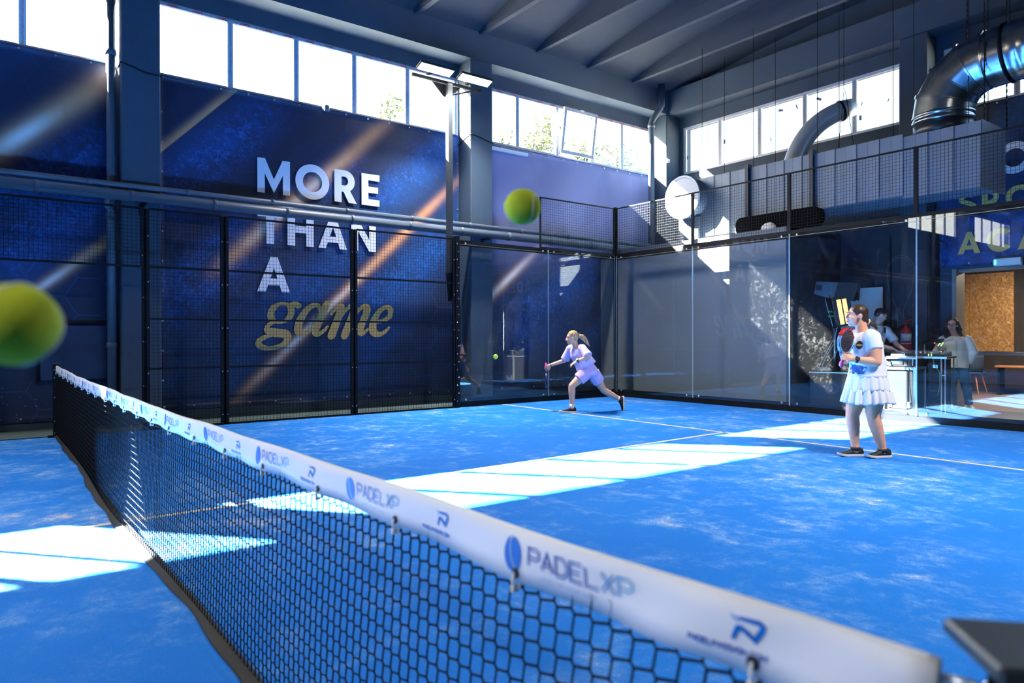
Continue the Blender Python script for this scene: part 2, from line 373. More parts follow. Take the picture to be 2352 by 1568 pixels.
# ------------------------------------------------------------------ windows (frames, film print, panes)
WN = [0]
def window_row(axis, c0, edges, side, printed=None, skip=(), inward=1, dirty=False):
    """axis 'y': window in a wall of constant x=c0, edges along y; axis 'x' likewise. side = outward sign"""
    WN[0] += 1
    P = (lambda a, d, z: (c0+d*side, a, z)) if axis == 'y' else (lambda a, d, z: (a, c0+d*side, z))
    mid = (edges[0]+edges[-1])/2
    root = thing('window_%d' % WN[0], P(mid, .07, ZS), kind='structure', label='row of white plastic framed high window panes')
    def bar(nm, a0, a1, z0, z1, d0=.02, d1=.065, mt=PVC):
        p, q = P(a0, d0, z0), P(a1, d1, z1)
        return MB().box(min(p[0],q[0]), max(p[0],q[0]), min(p[1],q[1]), max(p[1],q[1]), z0, z1).build(nm, mt, root)
    f = 0.
    bar('sill_rail', edges[0], edges[-1], ZS-.045, ZS); bar('head_rail', edges[0], edges[-1], ZH, ZH+.05)
    for i, e in enumerate(edges):
        if i == 0: bar('jamb', e, e+.055, ZS+f, ZH-f)
        elif i == len(edges)-1: bar('jamb', e-.055, e, ZS+f, ZH-f)
        else: bar('mullion', e-.045, e+.045, ZS+f, ZH-f)
    for i in range(len(edges)-1):
        if i in skip: continue
        a0 = edges[i]+.045; a1 = edges[i+1]-.045
        bar('pane', a0, a1, ZS+f, ZH-f, .045, .055, PANE)
        bar('bead', a0, a1, ZS+f, ZS+f+.012, .03, .045); bar('bead', a0, a1, ZH-f-.012, ZH-f, .03, .045)
    # protective film with red lettering on the frame faces
    fm = lambda a, z, d=.018: P(a, d, z)
    film = MB(); tx = MB()
    def strip(a0, a1, z0, z1):
        film.add([fm(a0, z0), fm(a1, z0), fm(a1, z1), fm(a0, z1)], [(0,1,2,3)])
    if printed:
        for kind in printed:
            if kind == 'sill':
                strip(edges[0], edges[-1], ZS-.042, ZS-.004)
                a = edges[0]+.12
                while a < edges[-1]-.2:
                    text(tx, 'SARAY', lambda u, v, w: fm(u, v, .016), .032, .7, .3, .2, a, ZS-.039); a += .40
            if kind == 'head':
                strip(edges[0], edges[-1], ZH+.004, ZH+.046)
                a = edges[0]+.15
                while a < edges[-1]-.2:
                    text(tx, 'SARAY', lambda u, v, w, a=a: fm(2*a+.16-u, 2*(ZH+.025)-v, .016), .034, .7, .3, .2, a, ZH+.008); a += .36
            if kind == 'mullion':
                for e in edges[1:-1]: strip(e-.02, e+.02, ZS+f, ZH-f)
        film.build('film', FILM, root)
        if tx.v: tx.build('film_print', RED_PRINT, root)
    nrm = (-side, 0, 0) if axis == 'y' else (0, -side, 0)
    p = P(mid, .16, (ZS+ZH)/2)
    portal(p, edges[-1]-edges[0], ZH-ZS, nrm)
    return root
window_row('y', XL, [1.33, 2.419, 3.494, 4.548, 5.62, 6.72], -1, ('head', 'mullion'))
wA = window_row('y', XL, [-4.63, -3.55, -2.48, -1.39, -.315, .78], -1, ('sill', 'mullion'))
wD = window_row('y', XL, [7.52, 8.226, 9.339, 10.365, 11.359, 12.39], -1, ('head', 'mullion'), skip=(2,))
for b in (-10.85, -16.75): window_row('y', XL, [b+.27+1.083*i for i in range(6)], -1)
wK = window_row('x', YB, [-.54, .497, 1.536, 2.601, 3.642, 4.54], 1, ('mullion',))
window_row('x', YB, [5.27, 6.36, 7.42, 8.48, 9.5, 10.48], 1, ('mullion',))
# the tilted open sash in the third bay, hinged at its foot
sa = math.radians(9); Rs = Matrix.Rotation(sa, 3, 'Y'); hp = Vector((XL+.03, 9.852, ZS+.05))
def sash(u0, u1, z0, z1, d0, d1):
    m = MB(); c = Vector(((d0+d1)/2, (u0+u1)/2-9.852, (z0+z1)/2)); m.obox(hp + Rs @ c, ((d1-d0)/2, (u1-u0)/2, (z1-z0)/2), Rs); return m
for u0, u1, z0, z1 in ((9.36, 9.43, 0, .98), (10.275, 10.345, 0, .98), (9.43, 10.275, 0, .07), (9.43, 10.275, .91, .98)):
    sash(u0, u1, z0, z1, -.03, .03).build('sash_rail', FILM, wD)
sash(9.43, 10.275, .07, .91, -.005, .005).build('pane', PANE, wD)
sash(9.80, 9.90, .955, .985, .03, .06).build('window_latch', WHITE, wD)
stk = M('grey_glass_sticker', sc(120, 126, 134), .6)
for x, z, w_, h, a in ((-.45, 5.62, .05, .09, 0), (.61, 5.77, .05, .10, 0), (2.04, 6.12, .11, .05, .2), (2.90, 6.13, .12, .05, .5), (3.75, 5.53, .05, .10, 0), (2.41, 6.10, .03, .10, -.3), (1.80, 5.55, .02, .09, -.3), (4.28, 5.73, .02, .06, .4), (3.78, 5.80, .02, .07, .2)):
    MB().obox((x, YB+.043, z), (w_/2, .001, h/2), rot('Y', a)).build('glass_sticker', stk, wK)
# ------------------------------------------------------------------ printed vinyl banners
def banner_mat(name, cy, streaks, blues, base, axis='y', lav=0.0, hexs=True, flip=False):
    t = NT(name); p = t.pos(); X, Y, Z = t.xyz(p)
    U = Y if axis == 'y' else X
    if flip: U = t.math('MULTIPLY', U, -1)
    def along(p0, p1, wd, soft0=.15, soft1=.25, hard=0):
        d = Vector(p1)-Vector(p0); L = d.length; d.normalize(); nx, nz = -d.y, d.x
        du = t.math('SUBTRACT', U, p0[0]); dz = t.math('SUBTRACT', Z, p0[1])
        s = t.math('DIVIDE', t.math('ADD', t.math('MULTIPLY', du, d.x), t.math('MULTIPLY', dz, d.y)), L)
        q = t.math('DIVIDE', t.math('ADD', t.math('MULTIPLY', du, nx), t.math('MULTIPLY', dz, nz)), wd)
        e = t.math('EXPONENT', t.math('MULTIPLY', t.math('MULTIPLY', q, q), -1.0))
        if hard: e = t.math('MULTIPLY', e, t.smooth(q, -.35, -.15))
        win = t.math('MULTIPLY', t.smooth(s, -soft0, soft0), t.smooth(s, 1-soft1, 1+soft1, 1., 0.))
        return t.math('MULTIPLY', e, win), s
    diag = t.math('ADD', t.math('MULTIPLY', U, -.70), t.math('MULTIPLY', Z, .71))
    cb = t.n('ShaderNodeCombineXYZ'); t.put(cb.inputs[0], diag); t.put(cb.inputs[1], t.math('MULTIPLY', t.math('ADD', U, Z), .06))
    band = t.noise(.9, 2, .4, cb.outputs[0])
    camo = t.noise(3.2, 4, .62, p, 1.2); camo2 = t.noise(9, 3, .6, p, 2.0)
    col = t.ramp(band, [(.36, base[0]), (.52, base[1]), (.66, base[2])])
    blk = None
    for (p0, p1, wd, k) in blues:
        e, s = along(p0, p1, wd, .12, .2)
        patt = t.math('MULTIPLY', t.smooth(camo, .36, .62), t.smooth(camo2, .3, .6, .55, 1.))
        col = t.mix(t.math('MULTIPLY', t.math('MULTIPLY', e, k), t.math('MULTIPLY_ADD', patt, .75, .25)), col, (.014, .080, .30, 1))
        col = t.mix(t.math('MULTIPLY', t.math('MULTIPLY', e, k*.45), t.smooth(camo2, .52, .62)), col, (.05, .20, .62, 1))
    if hexs:
        hs = 1.9; pu = t.math('MULTIPLY', U, hs); pz = t.math('MULTIPLY', Z, hs); r3 = 1.7320508
        def cellc(ou, oz):
            return (t.math('SUBTRACT', t.math('FLOORED_MODULO', t.math('SUBTRACT', pu, ou), r3), r3/2), t.math('SUBTRACT', t.math('FLOORED_MODULO', t.math('SUBTRACT', pz, oz), 1.0), .5))
        def hd(c):
            au = t.math('ABSOLUTE', c[0]); az = t.math('ABSOLUTE', c[1])
            return t.math('MAXIMUM', t.math('ADD', t.math('MULTIPLY', au, .8660254), t.math('MULTIPLY', az, .5)), az)
        dmin = t.math('MINIMUM', hd(cellc(0, 0)), hd(cellc(r3/2, .5)))
        edge = t.smooth(t.math('SUBTRACT', .5, dmin), .010, .020, .24, 0.)
        edge = t.math('MULTIPLY', edge, t.smooth(Z, 2.2, 3.6, 1., .25))
        col = t.mix(edge, col, (.03, .13, .42, 1))
        # flecks near the foot
        fk = t.n('ShaderNodeTexVoronoi'); fk.inputs['Scale'].default_value = 13; t.put(fk.inputs['Vector'], p)
        f = t.math('MULTIPLY', t.smooth(fk.outputs['Distance'], .10, .22, 1., 0.), t.smooth(Z, .2, .95, .55, 0.))
        f = t.math('MULTIPLY', f, t.smooth(U, -.6, 1.4, 1., 0.))
        col = t.mix(f, col, (.22, .28, .34, 1))
    for (p0, p1, wd, k, hot, hard) in streaks:
        e, s = along(p0, p1, wd, .1, .3, hard)
        tone = t.math('MULTIPLY_ADD', camo, .5, .7)
        col = t.mix(t.math('MULTIPLY', t.math('MULTIPLY', e, k), tone, None, True), col, (.80, .38, .17, 1))
        if hot:
            e2, s2 = along(p0, p1, wd*.55, .1, .3)
            hw = t.math('EXPONENT', t.math('MULTIPLY', t.math('POWER', t.math('DIVIDE', t.math('SUBTRACT', s2, hot), .2), 2), -1.0))
            col = t.mix(t.math('MULTIPLY', t.math('MULTIPLY', e2, hw), .9), col, (.93, .86, .80, 1))
    if lav: col = t.mix(t.math('MULTIPLY', t.smooth(t.math('ADD', Z, t.math('MULTIPLY', t.math('SUBTRACT', U, 7.), -.10)), 2.2, 3.7), t.math('MULTIPLY_ADD', band, lav, lav*.5)), col, (.27, .27, .50, 1))  # lavender mixed over the colours, stronger towards the top
    wr = t.noise(2.2, 3, .55, t.scale(p, 1, 1, .5), .6)
    return t.bsdf(col, .42, 0, wr, .25, .05, spec=.35)
NAVY = ((.015, .022, .050, 1), (.019, .032, .080, 1), (.018, .052, .16, 1))
def banner(name, m, y0, y1, z0, z1, label, x=-1.06, nx=60, nz=50, amp=.012, axis='y', top_wr=.02):
    mb = MB(); vs = []; fs = []
    for j in range(nz+1):
        for i in range(nx+1):
            y = lerp(y0, y1, i/nx); z = lerp(z0, z1, j/nz)
            d = noise.noise(Vector((y*1.3, z*.8, x))) * amp + noise.noise(Vector((y*4, z*2.2, 5+x))) * amp*.35
            d += top_wr*max(0, 1-(z1-z)/.35)*noise.noise(Vector((y*5+z*6, z*3, 2)))
            d += top_wr*.8*max(0, 1-(z-z0)/.25)*noise.noise(Vector((y*4-z*5, z*3, 7)))
            vs.append((x+d, y, z) if axis == 'y' else (y, x-d, z))
    for j in range(nz):
        for i in range(nx):
            a = j*(nx+1)+i; fs.append((a, a+1, a+nx+2, a+nx+1))
    nb = len(vs); off = -.012 if axis == 'y' else .012
    vs2 = [(p[0]+off, p[1], p[2]) if axis == 'y' else (p[0], p[1]+off, p[2]) for p in vs]
    mb.add(vs, fs); mb.add(vs2, [tuple(reversed(f)) for f in fs])
    # closing strips
    edge = [i for i in range(nx+1)] + [(j+1)*(nx+1)-1 for j in range(1, nz+1)] + [nz*(nx+1)+i for i in range(nx-1, -1, -1)] + [j*(nx+1) for j in range(nz-1, 0, -1)]
    mb.f += [(edge[k], edge[(k+1) % len(edge)], nb+edge[(k+1) % len(edge)], nb+edge[k]) for k in range(len(edge))]
    org = ((x, (y0+y1)/2, z0) if axis == 'y' else ((y0+y1)/2, x, z0))
    o = mb.build(name, m, None, True, label, 'banner', org=org)
    g = MB()
    def eye(a, z):
        p = (x+.014, a, z) if axis == 'y' else (a, x-.014, z)
        g.lathe([(.0, .004), (.013, .004), (.016, 0), (.016, -.01)], p, 8, (1,0,0) if axis == 'y' else (0,-1,0))
    k = 0
    while y0+.06+k*.42 < y1: eye(y0+.06+k*.42, z1-.04); eye(y0+.06+k*.42, z0+.05); k += 1
    for i in range(1, int((z1-z0)/.45)): eye(y0+.04, z0+i*.45); eye(y1-.04, z0+i*.45)
    g.build('eyelet_row', BOLT, o, kind='stuff')
    return o
bA = banner('printed_banner', banner_mat('banner_print_dark', 0, [((-.75, 3.62), (.80, 5.06), .16, .75, .28, 0), ((-.30, 1.80), (.85, 2.80), .075, .85, .25, 0)],
     [((-1.5, 2.3), (.9, 4.1), .45, .55), ((-1.4, 1.6), (.8, 3.4), .28, .7), ((-4, 1), (-1.5, 4), .5, .8)], NAVY), -4.62, .80, .10, 5.22,
     'dark navy vinyl banner with tan light streaks beside the net')
bC = banner('printed_banner', banner_mat('banner_print_slogan', 0, [((1.30, 3.98), (2.45, 5.17), .075, .85, 0, 1), ((2.2, 2.35), (5.0, 5.04), .12, .95, .42, 0), ((2.6, .38), (6.3, 3.95), .085, .9, .32, 0)],
     [((1.2, 3.2), (3.0, 4.95), .30, .85), ((1.4, 1.5), (4.4, 4.3), .28, .9), ((2.9, 1.5), (5.0, 3.2), .30, .6), ((4.7, 3.5), (6.8, 5.3), .30, .75), ((4.3, 1.5), (6.9, 3.5), .34, .95), ((1.3, 1.9), (2.6, 3.1), .2, .8)], NAVY), 1.36, 6.72, .16, 5.22,
     'blue vinyl banner with the slogan more than a game')
bD = banner('printed_banner', banner_mat('banner_lilac_top', 0, [((7.2, 1.85), (10.1, 4.3), .10, .85, .3, 0), ((11.2, 3.6), (12.8, 5.2), .25, .5, 0, 0)],
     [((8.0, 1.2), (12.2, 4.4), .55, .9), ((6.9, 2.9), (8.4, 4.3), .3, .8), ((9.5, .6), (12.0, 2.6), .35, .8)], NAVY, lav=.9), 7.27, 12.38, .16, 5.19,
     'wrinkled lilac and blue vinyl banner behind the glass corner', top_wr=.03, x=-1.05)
for b in (-10.85,):
    banner('printed_banner', bA.data.materials[0], b+.26, b+5.68, .10, 5.22, 'dark navy vinyl banner further along the side wall', nx=20, nz=16)
# slogan lettering (bold filled letters as flat vinyl print)
LETW = M('white_vinyl_print', sc(226, 230, 240), .45); LETG = M('gold_vinyl_print', sc(236, 182, 102), .45, var=.05, scale=3)
def arc(cx, cy, rx, ry, a0, a1, n=20): return [(cx+rx*math.cos(math.radians(a0+(a1-a0)*i/n)), cy+ry*math.sin(math.radians(a0+(a1-a0)*i/n))) for i in range(n+1)]
def ringpoly(m, cx, cy, rx, ry, wx, wy, fn, a0=0, a1=360, n=32):
    for i in range(n):
        a = math.radians(a0+(a1-a0)*i/n); b = math.radians(a0+(a1-a0)*(i+1)/n)
        m.add([fn(cx+rx*math.cos(a), cy+ry*math.sin(a), 0), fn(cx+rx*math.cos(b), cy+ry*math.sin(b), 0),
               fn(cx+(rx-wx)*math.cos(b), cy+(ry-wy)*math.sin(b), 0), fn(cx+(rx-wx)*math.cos(a), cy+(ry-wy)*math.sin(a), 0)], [(0,1,2,3)])
def boldletter(m, ch, u, v, h, fn):
    """returns advance width; cap height h; geometric bold"""
    s = .235*h
    cnt = [0]
    def Q(*p):
        cnt[0] += 1; m.add([fn(u+a*h, v+b*h, .0006*cnt[0]) for a, b in p], [tuple(range(len(p)))])
    k = .235
    if ch == 'M':
        Q((0,0),(k*.9,0),(k*.9,1),(0,1)); Q((.95-k*.9,0),(.95,0),(.95,1),(.95-k*.9,1)); Q((.0,1),(.22,1),(.475+.0,.42),(.475,.02)); Q((.95,1),(.73,1),(.475,.42),(.475,.02)); w = .95
    elif ch == 'O': ringpoly(m, u+.53*h, v+.5*h, .53*h, .53*h, s*.98, s*.98, fn); w = 1.06
    elif ch == 'C': ringpoly(m, u+.53*h, v+.5*h, .53*h, .53*h, s*.98, s*.98, fn, 42, 318); w = .95
    elif ch == 'R':
        Q((0,0),(k,0),(k,1),(0,1)); Q((k,1),(.36,1),(.36,.8),(k,.8)); Q((k,.53),(.36,.53),(.36,.33),(k,.33))
        ringpoly(m, u+.34*h, v+.665*h, .335*h, .335*h, s*.95, s*.85, fn, -90, 90, 16); Q((.28,.36),(.5,.40),(.74,0),(.47,0)); w = .74
    elif ch == 'P':
        Q((0,0),(k,0),(k,1),(0,1)); Q((k,1),(.36,1),(.36,.8),(k,.8)); Q((k,.53),(.36,.53),(.36,.33),(k,.33)); ringpoly(m, u+.34*h, v+.665*h, .335*h, .335*h, s*.95, s*.85, fn, -90, 90, 16); w = .68
    elif ch == 'E':
        Q((0,0),(k,0),(k,1),(0,1))
        for a, b in ((0, .2), (.405, .6), (.8, 1)): Q((k,a),(.62 if a != .405 else .57,a),(.62 if a != .405 else .57,b),(k,b))
        w = .62
    elif ch == 'T': Q((0,.79),(.74,.79),(.74,1),(0,1)); Q((.37-k/2,0),(.37+k/2,0),(.37+k/2,.79),(.37-k/2,.79)); w = .74
    elif ch == 'H': Q((0,0),(k,0),(k,1),(0,1)); Q((.82-k,0),(.82,0),(.82,1),(.82-k,1)); Q((k,.4),(.82-k,.4),(.82-k,.61),(k,.61)); w = .82
    elif ch == 'A': Q((0,0),(k*1.02,0),(.52,.80),(.60,1),(.38,1)); Q((.94,0),(.94-k*1.02,0),(.44,.80),(.38,1),(.58,1)); Q((.2,.19),(.74,.19),(.68,.38),(.27,.38)); w = .94
    elif ch == 'N': Q((0,0),(k,0),(k,1),(0,1)); Q((.86-k,0),(.86,0),(.86,1),(.86-k,1)); Q((0,1),(.24,1),(.86,0),(.62,0)); w = .86
    elif ch == 'D': Q((0,0),(k,0),(k,1),(0,1)); Q((k,0),(.36,0),(.36,.2),(k,.2)); Q((k,.8),(.36,.8),(.36,1),(k,1)); ringpoly(m, u+.36*h, v+.5*h, .5*h, .5*h, s, s*.85, fn, -90, 90, 16); w = .86
    elif ch == 'Y': Q((0,1),(.25,1),(.5,.55),(.5-k/2,.42)); Q((.88,1),(.63,1),(.38,.55),(.38+k/2,.42)); Q((.44-k/2,0),(.44+k/2,0),(.44+k/2,.5),(.44-k/2,.5)); w = .88
    elif ch == 'S':
        c = arc(.37,.72,.27,.19,30,210,12) + arc(.37,.29,.27,.20,60,-150,14)
        ribbon(m, [(u+a*h, v+b*h) for a, b in c], s*.85, fn); w = .7
    elif ch == 'U': Q((0,.35),(k,.35),(k,1),(0,1)); Q((.8-k,.35),(.8,.35),(.8,1),(.8-k,1)); ringpoly(m, u+.4*h, v+.38*h, .4*h, .4*h, s, s, fn, 180, 360, 16); w = .8
    else: w = .3
    return w*h
def boldword(name, word, u0, u1, v, h, fn, mt, parent):
    """word fitted between u0 and u1"""
    ws = [boldletter(MB(), c, 0, 0, h, lambda a, b, c_: (0, 0, 0)) for c in word]
    gap = (u1-u0-sum(ws))/max(1, len(word)-1); u = u0
    for c, wd in zip(word, ws):
        m = MB(); boldletter(m, c, u, v, h, fn); m.build('letter', mt, parent); u += wd+gap
fw = lambda u, v, w_: (-1.030+w_, u, v)
for wd, u0, u1, v, h in (('MORE', 2.81, 4.99, 3.625, .565), ('THAN', 2.81, 4.915, 2.80, .55), ('A', 2.80, 3.34, 2.01, .575)):
    boldword('letter', wd, u0, u1, v, h, fw, LETW, bC)
def script_game():
    sh = .22
    def fn0(o): return lambda u, v, w_: (-1.030, 2.81+o+u+v*sh, 1.295+v)
    CE = .006
    def stroke(pts, ws, o, n=30):
        """cells covered by a brush of changing width drawn along a smooth path"""
        P = [pts[0]]+list(pts)+[pts[-1]]; cells = set()
        for i in range(1, len(P)-2):
            for k in range(n+1):
                t = k/n; a, b, c, d = [Vector(x) for x in (P[i-1], P[i], P[i+1], P[i+2])]
                q = .5*((2*b)+(-a+c)*t+(2*a-5*b+4*c-d)*t*t+(-a+3*b-3*c+d)*t*t*t); r = (lerp(ws[i-1], ws[i], t)*1.12+.014)/2
                m_ = int(r/CE)+1; cu, cv = round(q.x/CE), round(q.y/CE)
                for x in range(-m_, m_+1):
                    for y in range(-m_, m_+1):
                        if (x*x+y*y)*CE*CE <= r*r: cells.add((cu+x, cv+y))
        return (o, cells)
    def join(*ms):
        o = ms[0][0]; cells = set().union(*[c for _, c in ms]); fn = fn0(o); r = MB(); rows = {}
        for u, v in cells: rows.setdefault(v, []).append(u)
        for v, us in rows.items():
            us.sort(); a = us[0]; p = a
            for u in us[1:]+[10**6]:
                if u != p+1:
                    r.add([fn((a-.5)*CE, (v-.5)*CE, 0), fn((p+.5)*CE, (v-.5)*CE, 0), fn((p+.5)*CE, (v+.5)*CE, 0), fn((a-.5)*CE, (v+.5)*CE, 0)], [(0,1,2,3)]); a = u
                p = u
        return r
    ring = lambda o, cx, cy, rx, ry, ang=0, t=.085: stroke([(cx+rx*math.cos(math.radians(a)), cy+ry*math.sin(math.radians(a))) for a in range(0, 361, 30)], [t if abs(math.cos(math.radians(a))) > .6 else t*.45 for a in range(0, 361, 30)], o)
    g = join(ring(0, .30, .37, .17, .155), stroke([(.42,.5),(.5,.53),(.57,.49)], [.05,.06,.07], 0), stroke([(.24,.23),(.14,.17),(.13,.09),(.25,.045),(.44,.02),(.50,-.06),(.42,-.17),(.22,-.215),(.06,-.17),(.04,-.09),(.14,-.02),(.28,.02)], [.03,.05,.07,.11,.11,.09,.06,.045,.07,.07,.05,.04], 0))
    a = join(stroke([(.43,.40),(.34,.515),(.2,.46),(.10,.27),(.10,.09),(.19,.02),(.32,.10),(.42,.26)], [.04,.05,.08,.115,.11,.06,.045,.05], .55), stroke([(.50,.53),(.42,.2),(.40,.07),(.47,.02),(.56,.09),(.60,.15)], [.10,.115,.10,.06,.04,.03], .55))
    m1 = join(stroke([(-.02,.36),(.05,.46),(.12,.50),(.14,.42),(.07,.0)], [.03,.04,.08,.115,.12], 1.19), stroke([(.12,.22),(.24,.44),(.33,.52),(.39,.44),(.31,.0)], [.04,.04,.07,.115,.12], 1.19),
              stroke([(.35,.2),(.48,.44),(.58,.52),(.64,.43),(.58,.12),(.64,.03),(.73,.11)], [.04,.04,.07,.115,.11,.06,.03], 1.19))
    e = join(stroke([(.10,.24),(.26,.27),(.37,.35),(.36,.47),(.26,.515),(.14,.42),(.07,.24),(.10,.08),(.21,.015),(.33,.06),(.40,.14)], [.04,.05,.08,.08,.05,.08,.115,.115,.07,.05,.03], 1.93))
    for x in (g, a, m1, e): x.build('script_letter', LETG, bC)
script_game()

# ------------------------------------------------------------------ fence, glass and net of the court
def wires(name, u0, u1, z0, z1, axis, c, parent, pitch=.05, r=.0018):
    m = MB(); n = round((u1-u0)/pitch); k = round((z1-z0)/pitch)
    for i in range(1, n):
        u = u0+(u1-u0)*i/n
        m.box(c-r, c+r, u-r, u+r, z0, z1) if axis == 'y' else m.box(u-r, u+r, c-r, c+r, z0, z1)
    for j in range(1, k):
        z = z0+(z1-z0)*j/k
        m.box(c+r, c+3*r, u0, u1, z-r, z+r) if axis == 'y' else m.box(u0, u1, c-3*r, c-r, z-r, z+r)
    return m.build(name, WIRE, parent, kind='stuff')
def bolts(m, pts, axis, r=.012):
    for p in pts: m.lathe([(r*1.3, 0), (r*1.3, .004), (r*.8, .009), (0, .010)], p, 8, axis)
def side_fence(y0, y1, x, rows, label, face=1, posts=True):
    root = thing('mesh_fence_panel', (x, (y0+y1)/2, rows[0]), label, 'fence', 'steel mesh panels along the side of the court')
    z0, z1 = rows[0], rows[-1]
    for y in (y0+.02, y1-.02): MB().box(x-.02, x+.02, y-.02, y+.02, z0, z1).build('upright', STEEL, root)
    for z in rows: MB().box(x-.012, x+.012, y0+.04, y1-.04, max(z-.014, 0), max(z+.014, .03)).build('cross_bar', STEEL, root)
    wires('wire_mesh', y0+.04, y1-.04, z0, z1, 'y', x, root)
    b = MB(); bolts(b, [(x+.02*face, yy, zz) for yy in (y0+.02, y1-.02) for zz in [z0+.15+i*.62 for i in range(int((z1-z0-.2)/.62)+1)]], (face,0,0), .007)
    b.build('bolt_row', BOLT, root, kind='stuff')
    return root
R4 = [0, .83, 1.51, 2.22, 3.0]
side_fence(2.03, 4.0, 0, R4, 'black steel mesh panel in front of the words more than', 1)
side_fence(4.03, 5.94, 0, R4, 'black steel mesh panel beside the light pole')
side_fence(1.0, 2.0, 0, R4, 'narrow black steel mesh panel nearest the net post')
side_fence(-1.0, .97, 0, [2.215, 3.0], 'black mesh panel over the open court gate')
side_fence(-2.0, -1.03, 0, R4, 'narrow black steel mesh panel before the gate'); side_fence(-4.0, -2.03, 0, R4, 'black steel mesh panel on the near court half'); side_fence(-5.97, -4.03, 0, R4, 'black steel mesh panel ending the near court half')
for y in (-1.0, .985, 2.015, 4.015):
    p = MB().box(-.075, -.0285, y-.03, y+.03, 0, 3.0).build('fence_post', STEEL, None, label={-1.0: 'black steel fence post on the near side of the court gate', .985: 'black steel fence post at the court gate opening', 2.015: 'black steel fence post between narrow and wide mesh panels', 4.015: 'black steel fence post between the two wide mesh panels'}[y], cat='post')
    b = MB(); bolts(b, [(-.0285, y+s*.018, z) for s in (-1, 1) for z in (.12, .3, .6, 1.2, 1.8, 2.4, 2.9)], (1,0,0), .006); b.build('bolt_row', BOLT, p, kind='stuff')
# corner post carrying the light pole at y=6
cp = MB().box(-.07, .03, 5.95, 6.03, 0, 3.06).build('glass_end_post', STEEL, None, label='thick black steel post where mesh meets side glass', cat='post')
b = MB(); bolts(b, [(.031, 5.975+(k % 2)*.03, .12+.14*k) for k in range(21)], (1,0,0), .007); b.build('bolt_row', BOLT, cp, kind='stuff')
GW = {('x', 0): 'first', ('x', 1): 'second'}
def glass_panel(axis, c, u0, u1, label, z0=.10, z1=2.97):
    t = .006; g = .006
    m = MB()
    m.box(c-t, c+t, u0+g, u1-g, z0, z1) if axis == 'y' else m.box(u0+g, u1-g, c-t, c+t, z0, z1)
    mid = (u0+u1)/2
    root = thing('court_glass_wall', (c, mid, z0) if axis == 'y' else (mid, c, z0), label, 'glass wall', 'clear glass panels round the court end')
    m.build('pane', GLASS, root)
    ec = M('ground_glass_edge', sc(176, 196, 200), .25)
    for u in (u0+g, u1-g):
        e = MB(); e.box(c-t, c+t, u-.0022, u+.0022, z0, z1) if axis == 'y' else e.box(u-.0022, u+.0022, c-t, c+t, z0, z1)
        e.build('polished_edge', ec, root)
    e2 = MB(); e2.box(c-t*1.05, c+t*1.05, u0+g, u1-g, z1-.05, z1-.045) if axis == 'y' else e2.box(u0+g, u1-g, c-t*1.05, c+t*1.05, z1-.05, z1-.045)
    e2.build('top_edge_glint', M('painted_amber_glint', sc(190, 160, 120), .3), root)  # orange glint along the glass top, painted as a thin amber strip
    b = MB()
    bolts(b, [((c+t, u, z) if axis == 'y' else (u, c-t, z)) for u in (u0+.14, u1-.14) for z in (z0+.035, z1-.10+.07)], (1,0,0) if axis == 'y' else (0,-1,0), .014)
    b.build('bolt_row', BOLT, root, kind='stuff')
    return root
glass_panel('y', 0, 6.03, 8.12, 'side glass panel next to the light pole'); glass_panel('y', 0, 8.12, 9.98, 'side glass panel at the court corner')
for i, lb in enumerate(('back glass panel at the court corner', 'second back glass panel from the corner, with smears', 'back glass panel in front of the loudspeakers', 'back glass panel in front of the doorway', 'last back glass panel of the court end')):
    glass_panel('x', 10, .02+2*i, 2+2*i+.02, lb)
def rail(name, x0, x1, y0, y1, z0, z1, label):
    return MB().box(x0, x1, y0, y1, z0, z1).build(name, STEEL, None, label=label, cat='rail')
rail('bottom_rail', -.045, -.010, 6.03, 10.04, 0, .155, 'black steel base rail under the side glass')
rail('bottom_rail', 0, 10, 10.010, 10.045, 0, .15, 'black steel base rail under the back glass')
rail('top_rail', -.055, -.010, 6.03, 10.05, 2.90, 3.0, 'black steel top rail over the side glass')
rail('top_rail', 0, 10, 10.010, 10.055, 2.90, 3.0, 'black steel top rail over the back glass')
def top_mesh(axis, c, u0, u1, label):
    mid = (u0+u1)/2; z0, z1 = 3.0, 4.0
    root = thing('mesh_fence_panel', (c, mid, z0) if axis == 'y' else (mid, c, z0), label, 'fence', 'steel mesh panels above the glass')
    bx = lambda a0, a1, q0, q1, r=.015: (MB().box(c-r, c+r, a0, a1, q0, q1) if axis == 'y' else MB().box(a0, a1, c-r, c+r, q0, q1))
    for a in (u0+.015, u1-.015): bx(a-.015, a+.015, z0, z1).build('upright', STEEL, root)
    for z in (z0+.015, z1-.012): bx(u0+.03, u1-.03, z-.012, z+.012, .012).build('cross_bar', STEEL, root)
    wires('wire_mesh', u0+.03, u1-.03, z0+.02, z1-.02, axis, c, root)
top_mesh('y', -.03, 7.93, 9.99, 'black mesh panel above the side glass')
for i, lb in enumerate(('black mesh panel above the back glass at the corner', 'black mesh panel in front of the round duct', 'black mesh panel in front of the air handling unit', 'black mesh panel below the large duct elbow', 'black mesh panel above the last back glass')):
    top_mesh('x', 10.03, .0+2*i, 2+2*i, lb)
MB().box(-.06, .0, 9.99, 10.06, 0, 4.02).build('corner_post', STEEL, None, label='black steel post at the glass corner', cat='post')

